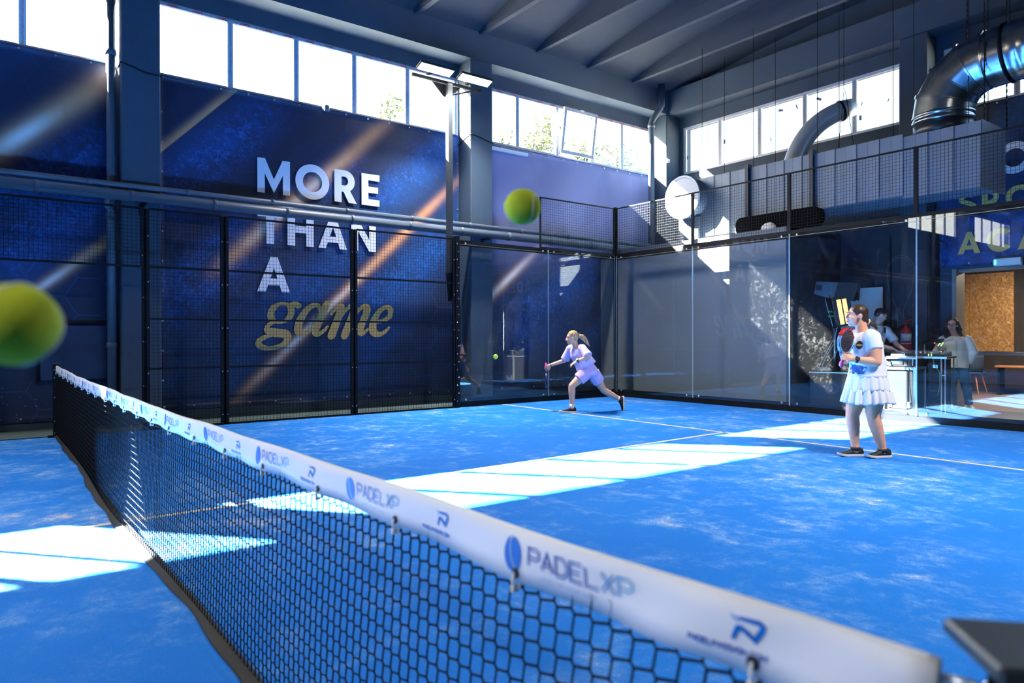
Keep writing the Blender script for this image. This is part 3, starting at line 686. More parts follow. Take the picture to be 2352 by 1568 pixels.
# ------------------------------------------------------------------ floodlight poles
LED = M('led_panel_light', (1, .96, .88), .5, emit=30)
def flood(x, y, sgn, label):
    root = thing('light_pole', (x, y, 0), label, 'floodlight', 'court floodlight poles')
    MB().box(x-.045, x+.045, y-.045, y+.045, 2.4, 5.78).build('pole', M('dark_grey_steel', sc(58, 64, 70), .4, .3), root)
    MB().add([(x-.05,y-.05,2.4),(x+.05,y-.05,2.4),(x+.05,y+.05,2.4),(x-.05,y+.05,2.4),(x-.05,y,1.9),(x,y,1.9),(x,y+.04,1.9),(x-.05,y+.04,1.9)],
             [(0,1,2,3),(7,6,5,4),(1,0,4,5),(2,1,5,6),(3,2,6,7),(0,3,7,4)]).build('foot_bracket', STEEL, root)
    MB().box(x-sgn*.09-.02, x-sgn*.09+.02, y-.70, y+.74, 5.80, 5.85).build('cross_arm', STEEL, root)
    MB().poly([(y-.30, 5.62), (y+.30, 5.62), (y+.06, 5.40), (y-.06, 5.40)], lambda u, v, w_: (x-sgn*.10+w_, u, v+.17), .012).build('gusset_plate', STEEL, root)
    MB().tube([(x-sgn*.08, y+.05, 5.60), (x-sgn*.09, y+.6, 5.81)], .015, 6).build('brace', STEEL, root)
    for k, yy in enumerate((y-.40, y+.42)):
        R = rot('Y', -sgn*math.radians(17)); c = Vector((x+sgn*.20, yy, 5.90))
        h = MB().bbox(c, (.10, .34, .025), R, .012).build('lamp_housing', M('black_lamp_housing', sc(30, 32, 35), .4), root)
        m = MB()
        for i in range(9): m.obox(c + R @ Vector((0, -.28+.07*i, .030)), (.07, .006, .006), R)
        m.build('cooling_fin', STEEL, h, kind='stuff')
        MB().obox(c + R @ Vector((0, 0, -.033)), (.08, .315, .004), R).build('led_panel', LED, root)
        MB().obox(c + Vector((-sgn*.18, 0, -.01)), (.10, .03, .02)).build('hinge', STEEL, root)
        l = bpy.data.lights.new('floodlight', 'AREA'); l.shape = 'RECTANGLE'; l.size = .15; l.size_y = .62; l.energy = LAMP_W if sgn > 0 else LAMP_W*.75; l.color = (1, .965, .89)
        l.spread = math.radians(125)
        lo = bpy.data.objects.new('floodlight_beam', l); COL.objects.link(lo); lo.parent = root
        mm = R.to_4x4(); mm.translation = c + R @ Vector((0, 0, -.05)) - Vector((x, y, 0)); lo.matrix_local = mm
flood(-.10, 5.90, 1, 'grey floodlight pole with two lit lamps beside the glass'); flood(-.10, -5.9, 1, 'grey floodlight pole on the near court half')
flood(10.9, 5.9, -1, 'grey floodlight pole across the court'); flood(10.9, -5.9, -1, 'grey floodlight pole behind the camera')

# ------------------------------------------------------------------ pipes on the side wall
def pipe_run(name, x, z, r, label, y1=12.2, coll=1.25, br=True):
    root = thing(name, (x, 0, z), label, 'pipe', 'pipes along the side wall')
    MB().tube([(x, -16, z), (x, y1, z)], r, 14).build('pipe_barrel', PIPE, root, True)
    y = -4.6
    while y < y1-.3:
        MB().lathe([(r+.002, -.03), (r+.007, -.028), (r+.007, .028), (r+.002, .03)], (x, y, z), 14, (0,1,0)).build('coupling', PIPE, root, True); y += coll
    return root
p1_ = pipe_run('wall_pipe', -.56, 3.39, .042, 'thin upper grey pipe along the side wall'); p2_ = pipe_run('wall_pipe', -.47, 3.235, .075, 'thick lower grey pipe along the side wall', coll=1.1)
for y in colY[2:] + [12.5]:
    MB().box(-.66, -.42, y-.03, y+.03, 3.13, 3.155).box(-.66, -.62, y-.03, y+.03, 3.0, 3.155).build('pipe_bracket', STEEL, p2_)
def downpipe(pts, r, label, coll=()):
    root = thing('downpipe', pts[-1], label, 'pipe')
    MB().tube(pts, r, 14).build('pipe_barrel', PIPE, root, True)
    for z in coll: MB().lathe([(r+.001, -.04), (r+.012, -.035), (r+.012, .035), (r+.001, .04)], (pts[-1][0], pts[-1][1], z), 14).build('coupling', PIPE, root, True)
downpipe([(-.82, .70, 6.6), (-.82, .70, 3.0), (-.82, .70, .02)], .062, 'dark grey downpipe beside the column near the net', (1.15, 3.0, 5.3))
downpipe([(-.5, 12.05, 7.2), (-.5, 12.05, 6.72), (-.5, 11.98, 6.62), (-.55, 11.80, 6.36), (-.56, 11.76, 6.26), (-.56, 11.76, 3.3)], .075, 'grey elbowed downpipe in the hall corner', (6.2,))
MB().tube([(-.5, .62, 3.23), (-.5, .60, 3.10), (-.6, .66, 3.0), (-.78, .70, 2.96)], .04, 10).build('pipe_branch', PIPE, p2_, True)
# cables tied round the columns
def cable(name, pts, r, m, label):
    return MB().tube(pts, r, 6).build(name, m, None, True, label, 'cable')
cable('wall_cable', [(-1.05, 6.70, 5.02), (-.9, 6.73, 5.10), (-.640, 6.735, 5.16), (-.638, 6.9, 5.14), (-.638, 7.1, 5.09), (-.638, 7.25, 5.06), (-.9, 7.262, 5.1), (-1.05, 7.3, 5.13)], .008, STEEL, 'thin dark cable tied round the column by the floodlight')
cable('wall_cable', [(-.9, .792, 5.12), (-.638, .795, 5.14), (-.638, .95, 5.10), (-.638, 1.12, 5.05), (-.638, 1.32, 5.05)], .008, STEEL, 'thin dark cable across the column near the net')
tl = MB().bbox((-.965, 7.86, 5.075), (.03, .52, .035), None, .012).build('tube_lamp', M('translucent_lamp_cover', sc(225, 232, 240), .3), None, label='long white tube lamp under the open window', cat='lamp')
MB().box(-1.005, -.98, 7.4, 8.32, 5.10, 5.12).build('lamp_bracket', WHITE, tl)
wlm = thing('wall_sensor', (-1.0, 3.98, 5.15), 'small grey sensor under the windows above the word more', 'sensor')
MB().bbox((-1.0, 3.98, 5.20), (.035, .04, .055), None, .01).build('sensor_body', SHEET, wlm); MB().box(-1.07, -1.03, 3.93, 4.03, 5.18, 5.25).build('sensor_bracket', STEEL, wlm)
# padded hatch on the dark banner
ht = MB()
ht.bbox((-.99, .255, 1.05), (.045, .42, .40), None, .025)
hto = ht.build('wall_hatch', M('navy_vinyl_hatch', (.010, .022, .07, 1), .4, var=.4, scale=3, bump=.3, bscale=3, bdist=.05), None, label='navy vinyl covered hatch behind the far net post', cat='hatch')
for b_ in ((-.18, .69, 1.45, 1.475), (-.19, -.165, .62, 1.475)):
    MB().box(-1.0, -.935, b_[0], b_[1], b_[2], b_[3]).build('edge_strip', STEEL, hto)

# ------------------------------------------------------------------ net
NY = -.03
def ztop(x): return .905 - .045*(1-((x-5.1)/5.2)**2) + .002*math.sin(x*7)
net = thing('padel_net', (5.1, NY, 0), 'black padel net with white printed top band across the court', 'net')
BAND = M('white_band_vinyl', sc(238, 239, 240), .5, var=.02, scale=2, bump=.12, bscale=7, bdist=.02)
CORD = M('black_net_cord', sc(5, 7, 9), .8, spec=.15)
def wob(x): return .006*math.sin(x*1.7)+.004*math.sin(x*4.3+1)
def bandy(x, v):    # surface of the band on the camera side, v 0 top .. 1 foot
    wr = .006*math.sin(x*13.2+v*2)*v + .010*max(0, (x-9.7)/.5)*math.sin(x*24+v*3.0)*(.3+v)
    return NY + wob(x) - .007 - wr
bm = MB(); xs = [0.02 + (10.262-.02)*i/330 for i in range(331)]
rs = []
for x in xs:
    z = ztop(x); y0 = NY+wob(x)
    sc_ = .004*abs(math.sin((x-9.101)/.475*PI))
    r = [(x, bandy(x, 1), z-.097+sc_), (x, bandy(x, .66), z-.064), (x, bandy(x, .33), z-.032), (x, bandy(x, .05), z-.006), (x, y0, z), (x, y0+.007, z-.006), (x, y0+.008, z-.05), (x, y0+.008, z-.095+sc_), (x, y0+.004, z-.095+sc_), (x, y0+.002, z-.012), (x, bandy(x, .5)+.003, z-.05), (x, bandy(x, 1)+.003, z-.097+sc_)]
    rs.append(r)
bo = bm.rings(rs).build('top_band', BAND, net, True)
def bpt(off=.0012):
    def fn(u, v, w_): return (u, bandy(u, min(1, max(0, -v/.097)))-off, ztop(u)+v)
    return fn
# printed marks on the band
GRADB = NT('blue_gradient_print'); _o = GRADB.xyz(GRADB.obj())
_f = GRADB.smooth(_o[0], 0, .30); GRADB.bsdf(GRADB.ramp(_f, [(0, sc(52, 66, 168)), (.5, sc(74, 140, 214)), (1, sc(120, 196, 232))]), .5)
BALLP = M('ball_emblem_print', sc(20, 110, 214), .5, var=.3, scale=12); BALLW = M('pale_emblem_print', sc(178, 205, 236), .5)
EMB = M('blue_emblem_print', sc(8, 112, 200), .5, var=.35, scale=14); EMT = M('blue_small_print', sc(40, 100, 190), .5)
def mark_a(x):   # ball emblem with the club name and its line
    fn = bpt(); cz = -.047
    m = MB(); s = .0
    el = lambda cx, cy, rx, ry, a0, a1, n=14: [(cx+rx*math.cos(math.radians(a0+(a1-a0)*i/n)), cy+ry*math.sin(math.radians(a0+(a1-a0)*i/n))) for i in range(n+1)]
    m2 = MB(); m2.poly(el(x, cz, .0255, .0325, 0, 342, 19), bpt(.0008)); m2.build('ball_emblem', BALLW, bo)
    m.poly(el(x+.002, cz, .0235, .031, 85, -75, 12) + el(x+.022, cz+.018, .028, .045, 252, 172, 8), fn)
    m.poly(el(x, cz, .024, .031, 112, 275, 12) + el(x+.026, cz+.014, .036, .046, 243, 172, 8), fn)
    m.build('ball_emblem', BALLP, bo)
    t = MB(); text(t, 'PADELXP', fn, .030, .92, .40, .17, x+.046, cz-.010, True)
    o = t.build('club_name', GRADB.m, bo)
    # keep the gradient in the mark's own space
    for vtx in o.data.vertices: vtx.co.x -= (x+.046-ORG[bo.name].x)
    o.location.x = x+.046-ORG[bo.name].x
    t = MB(); text(t, 'LEVEL UP YOUR GAME', fn, .0065, .8, .75, .16, x+.075, cz-.029); t.build('small_line', BALLW, bo)
def mark_b(x):   # bent ribbon emblem with a web address
    fn = bpt(); cz = -.040
    m = MB()
    q = lambda *p: m.poly([(x+a*.001, cz+b*.001) for a, b in p], fn)
    #((-13,19),(18,19),(21,16),(21,12),(14,8),(11,10),(-7,10)); q((21,14),(20,-4),(12,-23),(8,-21),(8,-11),(12,-3),(13,10)); q((12,-23),(-9,0),(-8,10),(-3,10),(9,-3),(12,-8))
    q((-17,17),(-14.5,17),(-9.5,9),(-12,9)); q((-22,18),(-20.5,18),(-15.5,10),(-17,10))
    ribbon(m, [(x+a*.001, cz+.001*c_) for a, c_ in ((-10,14.2),(8,14.4),(19,14.2),(22,11),(21,6),(10.6,-9.5),(-1,-1.5),(-8,2.0),(-12.5,.5),(-20,-15.5))], [.0045,.0065,.007,.0075,.0075,.0075,.0075,.0072,.0075,.0055], fn)
    #((-9,2),(-16,-17),(-9,-19),(-5,-12),(-1,-8),(3,-8),(-3,10),(-7,10)); q((-21,22),(-18,22),(-13,12),(-16,12)); q((-17,21),(-15,21),(-9,11),(-11,11))
    m.build('ribbon_emblem', EMB, bo)
    t = MB(); text(t, 'PADELPASSION.COM', fn, .0075, .75, .36, .26, x-.085, cz-.033); t.build('web_address', EMT, bo)
for k in range(-12, 1): mark_a(9.566+.735*k)
for k in range(-13, 1): mark_b(10.045+.735*k)
# cords
def cordpt(x, v):   # v 0 at the band .. 1 at the floor
    z0 = ztop(x)-.095; z = z0*(1-v)+.028
    y = NY + wob(x)*(1-v) + .010*math.sin(x*2.3+v*5)*v*(1-v)*2 - .05*math.exp(-((x-4.9)/1.4)**2)*v**3
    return (x, y, z)
cm = MB(); NX, NZ = 236, 19; px = (10.235-.03)/NX; cr = .0025
def seg(m, a, b, r):
    a, b = Vector(a), Vector(b); t = (b-a).normalized(); u = Vector((0,1,0)); q = t.cross(u).normalized(); 
    m.add([a+u*r, a+q*r, a-u*r, a-q*r, b+u*r, b+q*r, b-u*r, b-q*r], [(0,1,5,4),(1,2,6,5),(2,3,7,6),(3,0,4,7)])
dl = .19
for i in range(NX+1):
    x = .03+px*i
    pts = []
    for j in range(NZ+1):
        v = j/NZ
        pts += [cordpt(x-px*.08, max(0, v-dl/2/NZ)), cordpt(x+px*.08, min(1, v+dl/2/NZ))]
    for a, b_ in zip(pts[:-1], pts[1:]): seg(cm, a, b_, cr)
    if i < NX:
        for j in range(1, NZ+1):
            v = j/NZ; seg(cm, cordpt(x+px*.08, min(1, v+dl/2/NZ)), cordpt(x+px-px*.08, max(0, v-dl/2/NZ)), cr)
cm.build('cord_mesh', CORD, net, kind='stuff')
# foot band
fm_ = MB(); rs = []
for x in [0.03+(10.23-.03)*i/120 for i in range(121)]:
    a = .010*math.sin(x*2.9)+.006*math.sin(x*8.1) - .05*math.exp(-((x-4.9)/1.4)**2)
    rs.append([(x, NY-.032+a, .004), (x, NY-.028+a, .009), (x, NY+.006+a*.4, .034), (x, NY+.012+a*.4, .034), (x, NY+.010, .004)])
fm_.rings(rs).build('foot_band', M('black_net_tape', sc(22, 23, 26), .8, var=.3, scale=30, bump=.3, bscale=40), net, True)
# eyelets and ties
TIE = M('white_cable_tie', sc(240, 236, 226), .35)
ey = None
for k in range(-19, 4):
    x = 9.101+.475*k if k < 3 else 10.142
    z = ztop(x)-.079; y = bandy(x, .85)-.002
    MB().lathe([(.0045, .0), (.0055, .0025), (.0085, .0022), (.0095, 0)], (x, y, z), 14, (0,-1,0)).build('eyelet', M('dark_eyelet', sc(52, 60, 76), .3, .7), net, True)
    MB().tube([(x, y-.003, z+.002), (x+.001, y-.006, z-.012), (x, y-.004, z-.026), (x, y+.006, z-.031), (x, y+.012, z-.02)], .0028, 6).bbox((x, y-.004, z-.027), (.004, .004, .006), None, .001).build('cable_tie', TIE, net)
# posts
for sx, x in ((-1, -.012), (1, 10.345)):
    po = MB().box(x-.03, x+.03, NY-.035, NY+.035, 0, .915).box(x-.09, x+.09, NY-.09, NY+.09, 0, .012).build('net_post', STEEL, net)
    MB().bbox((x+.0, NY+(.03 if sx > 0 else 0), .928), (.070 if sx > 0 else .055, .060 if sx > 0 else .052, .009), rotz(.75) if sx > 0 else None, .004).build('post_cap', M('dark_cap_plate', sc(52, 60, 68), .4, .2), po)
    b = MB(); bolts(b, [(x-sx*.031, NY+s*.02, z) for s in (-1, 1) for z in (.05, .2, .5, .75, .85)], (-sx,0,0), .006)
    b.build('bolt_row', BOLT, po, kind='stuff')
    MB().tube([(x-sx*.028, NY, .885), (x-sx*.055, NY, .887), (x-sx*.08, NY-.002, .885)], .005, 8).lathe([(.012, 0), (.012, .012), (.004, .016)], (x-sx*.03, NY, .885), 10, (-sx,0,0)).build('tension_hook', BOLT, po, True)
# ------------------------------------------------------------------ store room behind the court, lounge, end wall banner
MB().box(-1.02, 3.62, 10.55, 10.65, -.06, 3.2).build('wall_partition', GREYWALL, kind='structure', label='light grey partition wall close behind the glass')
MB().box(3.56, 3.62, 10.65, 12.46, -.06, 3.2).build('wall_recess', BLACKWALL, kind='structure', label='dark side wall of the recess behind the glass')
MB().box(-1.02, 3.62, 10.65, 12.9, 3.1, 3.2).build('roof_store', GREYWALL, kind='structure', label='flat roof of the store room')
MB().box(3.56, 5.185, 12.44, 12.5, -.06, 3.3).build('wall_cladding', BLACKWALL, kind='structure', label='dark cladding wall behind the music desk')
MB().box(5.17, 5.20, 12.44, 12.9, -.06, 3.3).build('wall_return', BLACKWALL, kind='structure', label='dark wall return beside the lounge door')
bE = banner('printed_banner', banner_mat('banner_print_academy', 0, [((4.6, 4.6), (6.0, 6.4), .2, .4, 0, 0)], [((5.0, 2.3), (6.3, 3.3), .35, .8), ((5.6, 2.0), (8.3, 4.6), .35, .9), ((5.0, 3.6), (6.6, 5.2), .4, .35)], NAVY, 'x', hexs=False),
     5.19, 10.4, 2.47, 5.22, 'blue vinyl banner with gold lettering above the lounge door', x=12.87, axis='x', amp=.008)
fb = lambda u, v, w_: (u, 12.845-w_, v)
boldword('letter', 'ACADEMY', 5.50, 8.35, 2.68, .375, fb, LETG, bE)
boldword('letter', 'SPORT', 5.52, 7.35, 3.36, .375, fb, LETG, bE)
boldword('letter', 'YOUR', 5.38, 7.9, 3.955, .50, fb, LETW, bE)
# lounge
LY = 17.5
BROWN = M('dark_brown_wall', sc(46, 40, 40), .7, var=.1)
MB().box(2.3, 9.3, YB+.3, LY+.1, -.1, -.012).box(5.47, 7.7, YB, YB+.3, -.1, -.012).build('floor_lounge', M('brown_lino_floor', sc(122, 104, 98), .4, var=.08, scale=3), kind='structure', label='brown floor of the lounge beyond the door')
MB().box(2.3, 9.3, LY, LY+.15, -.06, 3.0).build('wall_lounge_back', BROWN, kind='structure', label='dark back wall of the lounge')
MB().box(2.2, 2.35, YB+.3, LY, -.06, 3.0).build('wall_lounge_left', BROWN, kind='structure', label='dark side wall of the lounge')
MB().box(9.25, 9.4, YB+.3, LY, -.06, 3.0).build('wall_lounge_right', BROWN, kind='structure', label='dark far side wall of the lounge')
MB().box(2.2, 9.4, YB+.3, LY+.15, 2.95, 3.1).build('ceiling_lounge', BROWN, kind='structure', label='dark ceiling of the lounge')
MB().box(5.40, 5.47, YB-.03, YB+.33, 0, 2.43).box(7.7, 7.77, YB-.03, YB+.33, 0, 2.43).box(5.47, 7.7, YB+.05, YB+.3, 2.38, 2.43).build('trim_1', M('beige_door_trim', sc(150, 140, 128), .5), kind='structure', label='beige trim round the lounge doorway')
def gold():
    t = NT('gold_plaster'); p = t.pos()
    v = t.n('ShaderNodeTexVoronoi'); v.inputs['Scale'].default_value = 13; t.put(v.inputs['Vector'], t.scale(p, 1.3, 1, 1, (0, .5, 0)))
    d = t.noise(9, 5, .65, p, 2.5)
    f = t.math('ADD', t.math('MULTIPLY', v.outputs['Distance'], .6), t.math('MULTIPLY', d, .7))
    d2 = t.noise(5, 6, .7, t.scale(p, 1.5, 1, .9, (0, .7, 0)), 3.5)
    c = t.ramp(t.math('ADD', t.math('MULTIPLY', d, .5), t.math('MULTIPLY', d2, .5)), [(.38, sc(150, 106, 64)), (.50, sc(184, 136, 86)), (.62, sc(222, 180, 122))])
    return t.bsdf(c, .38, .35, d, .4, .03)
gp = MB().bbox((4.365, LY-.03, 1.80), (.545, .025, .89), None, .006).build('gold_wall_panel', gold(), None, label='mottled gold plaster panel on the lounge wall', cat='wall panel')
pf = thing('framed_poster', (3.72, LY-.03, 1.27), 'framed beige sports poster with blue lettering in the lounge', 'poster')
MB().box(3.40, 4.04, LY-.045, LY-.01, 1.27, 2.50).build('poster_sheet', M('beige_poster', sc(196, 170, 140), .5), pf)
for a in ((3.38, 4.06, 2.49, 2.515), (3.38, 4.06, 1.255, 1.28), (4.035, 4.06, 1.255, 2.515), (3.38, 3.405, 1.255, 2.515)):
    MB().box(a[0], a[1], LY-.06, LY-.01, a[2], a[3]).build('poster_frame', M('gold_frame', sc(206, 150, 60), .35, .5), pf)
blu = M('blue_poster_print', sc(34, 60, 128), .5)
MB().box(3.83, 3.90, LY-.050, LY-.046, 1.42, 2.40).box(3.6, 3.70, LY-.050, LY-.046, 2.32, 2.40).box(3.6, 3.99, LY-.050, LY-.046, 1.36, 1.44).build('poster_print', blu, pf)
MB().lathe([(0, 0), (.16, 0), (.16, .003)], (3.66, LY-.050, 1.98), 20, (0,-1,0)).build('poster_racket', M('brown_poster_print', sc(70, 42, 40), .5), pf)
MB().tube([(3.70, LY-.054, 1.83), (3.70, LY-.054, 1.6)], .02, 6).build('poster_handle', blu, pf)
lp = MB().box(5.2, 6.6, 15.2, 15.6, 2.90, 2.95).build('added_ceiling_lamp', M('added_lamp_panel', (1, .86, .66), .5, emit=9), None, label='added warm lamp panel on the lounge ceiling, out of view', cat='lamp')  # unseen panel added to light the closed lounge
l = bpy.data.lights.new('added_lounge_lamp', 'AREA'); l.shape = 'RECTANGLE'; l.size = 1.4; l.size_y = .4; l.energy = 95; l.color = (1, .84, .64)
lo = bpy.data.objects.new('added_lounge_light', l); COL.objects.link(lo); lo.parent = lp; lo.location = (0, 0, -.02)
ch = thing('lounge_chair', (4.3, 16.75, 0), 'dark blue shell chair with wooden legs in the lounge', 'chair')
wood = M('warm_beech_wood', sc(176, 120, 84), .5, var=.15, scale=8); blf = M('dark_blue_fabric', sc(36, 58, 84), .8)
MB().bbox((4.3, 16.75, .44), (.24, .24, .03), None, .02).build('seat', blf, ch)
MB().rings([[(4.3+.25*math.cos(a)*k, 16.75+.25*math.sin(a)*k, z) for a in [math.radians(-120+15*i) for i in range(17)]] + [(4.3+.22*math.cos(a)*k, 16.75+.22*math.sin(a)*k, z) for a in [math.radians(120-15*i) for i in range(17)]] for k, z in ((.95, .45), (1.02, .6), (1.05, .78), (1.0, .84))]).build('backrest', blf, ch, True)
for sx in (-1, 1):
    for sy in (-1, 1): MB().tube([(4.3+sx*.16, 16.75+sy*.16, .42), (4.3+sx*.25, 16.75+sy*.25, 0)], [.018, .012], 8).build('leg', wood, ch)
tb = thing('lounge_bench', (5.1, 16.9, 0), 'low wooden bench top beside the lounge chair', 'bench')
MB().bbox((5.15, 16.9, .60), (.36, .22, .02), None, .008).build('bench_top', wood, tb)
for sx in (-1, 1): MB().box(5.15+sx*.3-.02, 5.15+sx*.3+.02, 16.75, 17.05, 0, .58).build('leg', STEEL, tb)
eml = thing('emergency_light', (6.27, 12.80, 2.41), 'white emergency light box below the gold lettering', 'lamp')
MB().bbox((6.27, 12.79, 2.485), (.20, .045, .062), None, .012).build('lamp_cover', M('milky_lamp_cover', sc(206, 222, 224), .3), eml); MB().box(6.09, 6.115, 12.735, 12.745, 2.45, 2.52).build('status_led', M('green_led', (.1, 1, .35), .4, emit=1.5), eml)
MB().box(6.5, 6.75, 12.78, 12.85, 2.46, 2.50).build('lamp_arm', STEEL, eml)

# ------------------------------------------------------------------ air handling unit and ducts
ahu = thing('air_handling_unit', (4.0, 11.45, 3.45), 'long grey ribbed sheet metal air handling unit above the back mesh', 'ventilation unit')
def ribbed(x0, x1, z0, z1, y, parent, pitch=.19):
    n = max(1, round((x1-x0)/pitch))
    for i in range(n):
        a = lerp(x0, x1, i/n); b_ = lerp(x0, x1, (i+1)/n); d = .010 if i % 2 else 0
        m = MB(); m.add([(a, y-d*.2, z0), (b_, y-.005-d, z0), (b_, y-.005-d, z1), (a, y-d*.2, z1), (a, y+.04, z0), (b_, y+.04, z0), (b_, y+.04, z1), (a, y+.04, z1)], [(0,1,2,3),(7,6,5,4),(4,5,1,0),(3,2,6,7),(1,5,6,2),(4,0,3,7)])
        m.build('ribbed_panel', SHEET, parent)
MB().box(1.0, 6.5, 11.04, 11.95, 3.50, 4.43).build('casing', SHEET, ahu)
for x0, x1, z0, z1 in ((1.02, 2.52, 3.30, 4.50), (2.60, 3.84, 3.52, 4.50), (3.90, 5.4, 3.50, 4.49), (5.4, 6.5, 3.46, 4.44)): ribbed(x0, x1, z0, z1, 11.0, ahu)
for x in (2.56, 3.87): MB().box(x-.035, x+.035, 10.93, 11.06, 3.46, 4.56).build('flange', M('dark_flange', sc(40, 50, 64), .4, .3), ahu)
MB().add([(6.505, 10.99, 3.44), (6.505, 11.95, 3.44), (6.505, 11.95, 4.46), (6.505, 10.99, 4.46), (6.53, 11.47, 3.95)], [(0,1,4),(1,2,4),(2,3,4),(3,0,4)]).build('end_plate', M('pale_sheet_metal', sc(176, 180, 184), .4, .3), ahu)
for x in (1.4, 2.6, 3.9, 5.2, 6.3): 
    for y in (11.1, 11.85): MB().tube([(x, y, 4.45), (x, y, 7.2)], .006, 5).build('hanger_rod', STEEL, ahu)
for x, y in ((6.53, 11.03), (6.53, 11.92), (6.15, 11.45)):
    cc = MB()
    for k in range(60): cc.obox((x, y, 4.47+.045*k), (.010 if k % 2 else .004, .004 if k % 2 else .010, .026))
    cc.build('hanger_chain', STEEL, ahu, kind='stuff')
# round fan duct facing the court, with flange
fd = thing('round_fan_duct', (1.05, 11.6, 3.7), 'fat round grey duct end lit by the sun', 'duct')
MB().lathe([(.40, 0), (.415, .01), (.415, 1.1), (.40, 1.1)], (1.2, 10.72, 4.12), 40, (0,1,0)).build('duct_barrel', SHEET, fd, True)
MB().lathe([(0, 0), (.38, 0), (.41, -.012), (.44, -.012), (.44, .02), (.41, .03)], (1.2, 10.70, 4.12), 40, (0,1,0)).build('duct_cap', M('pale_duct_cap', sc(196, 202, 210), .5, .1), fd)
MB().box(.95, 1.45, 10.9, 11.4, 3.2, 3.72).build('duct_stand', SHEET, fd)
# dark opening under the air handling unit, its shade painted as a black block
def rrect(x0, x1, z0, z1, r, n=6):
    q = []
    for cx, cz, a in ((x1-r, z1-r, 0), (x0+r, z1-r, 90), (x0+r, z0+r, 180), (x1-r, z0+r, 270)):
        q += [(cx+r*math.cos(math.radians(a+90*i/n)), cz+r*math.sin(math.radians(a+90*i/n))) for i in range(n+1)]
    return q
bu = thing('dark_opening', (3.1, 11.0, 3.2), 'black rounded block painted as the dark opening under the ventilation unit', 'ventilation unit')
MB().poly(rrect(2.42, 4.1, 3.2, 3.52, .12), lambda u, v, w_: (u, 10.78+w_, v), .2).build('opening_block', M('opening_black', (.002, .002, .003), .9, spec=.1), bu)
MB().sphere((3.15, 10.75, 3.24), (.16, .05, .11), 18, 8).build('unit_fan_cap', WHITE, bu, True)
# small spiral duct bending up and out through the window
def bez(p0, p1, p2, p3, n=20):
    P = [Vector(p) for p in (p0, p1, p2, p3)]; r = []
    for i in range(n+1):
        t = i/n; r.append(P[0]*(1-t)**3+P[1]*3*t*(1-t)**2+P[2]*3*t*t*(1-t)+P[3]*t**3)
    return r
sd = thing('spiral_duct', (3.05, 11.9, 4.4), 'narrow spiral steel duct bending up to the end window', 'duct')
pth = bez((2.98, 11.75, 4.40), (3.02, 11.9, 5.0), (3.25, 12.1, 5.45), (3.62, 12.5, 5.62), 60)
MB().tube(pth, [.18+.004*(i % 2) for i in range(61)], 20).build('duct_barrel', M('spiral_aluminium', sc(206, 212, 218), .35, .45), sd, True)
d = (pth[-1]-pth[-2]).normalized()
MB().tube([pth[-1]-d*.03, pth[-1]+d*.02, pth[-1]+d*.22], [.19, .19, .165], 20).build('duct_sleeve', M('spiral_aluminium'), sd, True)
MB().tube([pth[-1]-d*.05, pth[-1]-d*.01], .20, 20).build('duct_clamp', STEEL, sd)
# large segmented elbow and ribbed horizontal duct
ld = thing('large_duct', (5.78, 11.47, 4.43), 'large shiny segmented duct elbow rising from the unit', 'duct')
cx, cy, rr = 5.80, 11.47, .43
MB().lathe([(rr-.01, 0), (rr-.01, .26)], (cx, cy, 4.40), 40).build('duct_collar', M('dark_zinc_collar', sc(70, 74, 78), .35, .7), ld, True)
MB().lathe([(rr, 0), (rr+.012, .01), (rr+.012, .045), (rr, .055), (rr, .09), (rr+.010, .10), (rr+.010, .13), (rr, .14)], (cx, cy, 4.64), 40).build('duct_ring', GALV, ld, True)
cen = Vector((cx+.68, cy, 4.78)); RB = .68
def ering(a, r=rr):
    a = math.radians(a); c = cen + Vector((-RB*math.cos(a), 0, RB*math.sin(a))); u = Vector((-math.cos(a), 0, math.sin(a)))
    return [c + u*r*math.cos(2*PI*j/40) + Vector((0,1,0))*r*math.sin(2*PI*j/40) for j in range(40)]
cuts = [0, 18, 42, 66, 86]
def mring(k):
    return ering(cuts[k])
for k in range(4):
    # straight gore between two mitred rings
    A, B = mring(k), mring(k+1)
    MB().rings([A, [lerp(a, b_, .5) + (lerp(a, b_, .5)-lerp(cen, cen, 0)).normalized()*0 for a, b_ in zip(A, B)], B], caps=False).build('elbow_gore', GALV, ld, True)
    MB().rings([[p + (p-cen).normalized()*0 for p in ering(cuts[k+1]-1.5, rr+.016)], ering(cuts[k+1]+1.5, rr+.016)], caps=False).build('elbow_seam', GALV, ld, True)
a86 = math.radians(86); c1 = cen + Vector((-RB*math.cos(a86), 0, RB*math.sin(a86))); dr = Vector((math.sin(a86), 0, math.cos(a86)))
prof = []
for k in range(56):
    z = k*.045; prof.append((rr + (.012 if k > 8 and k % 3 == 0 else 0), z))
MB().lathe(prof, c1, 40, (dr.x, dr.y, dr.z)).build('ribbed_barrel', GALV, ld, True)
MB().lathe([(rr+.001, .25), (rr+.022, .26), (rr+.022, .30), (rr+.001, .31)], c1, 40, (dr.x, dr.y, dr.z)).build('joint_band', STEEL, ld, True)
for k in (.28, 1.1):
    q = c1 + dr*k; MB().tube([q + Vector((0, 0, rr)), q + Vector((0, 0, 1.3))], .006, 5).build('hanger_rod', STEEL, ld)

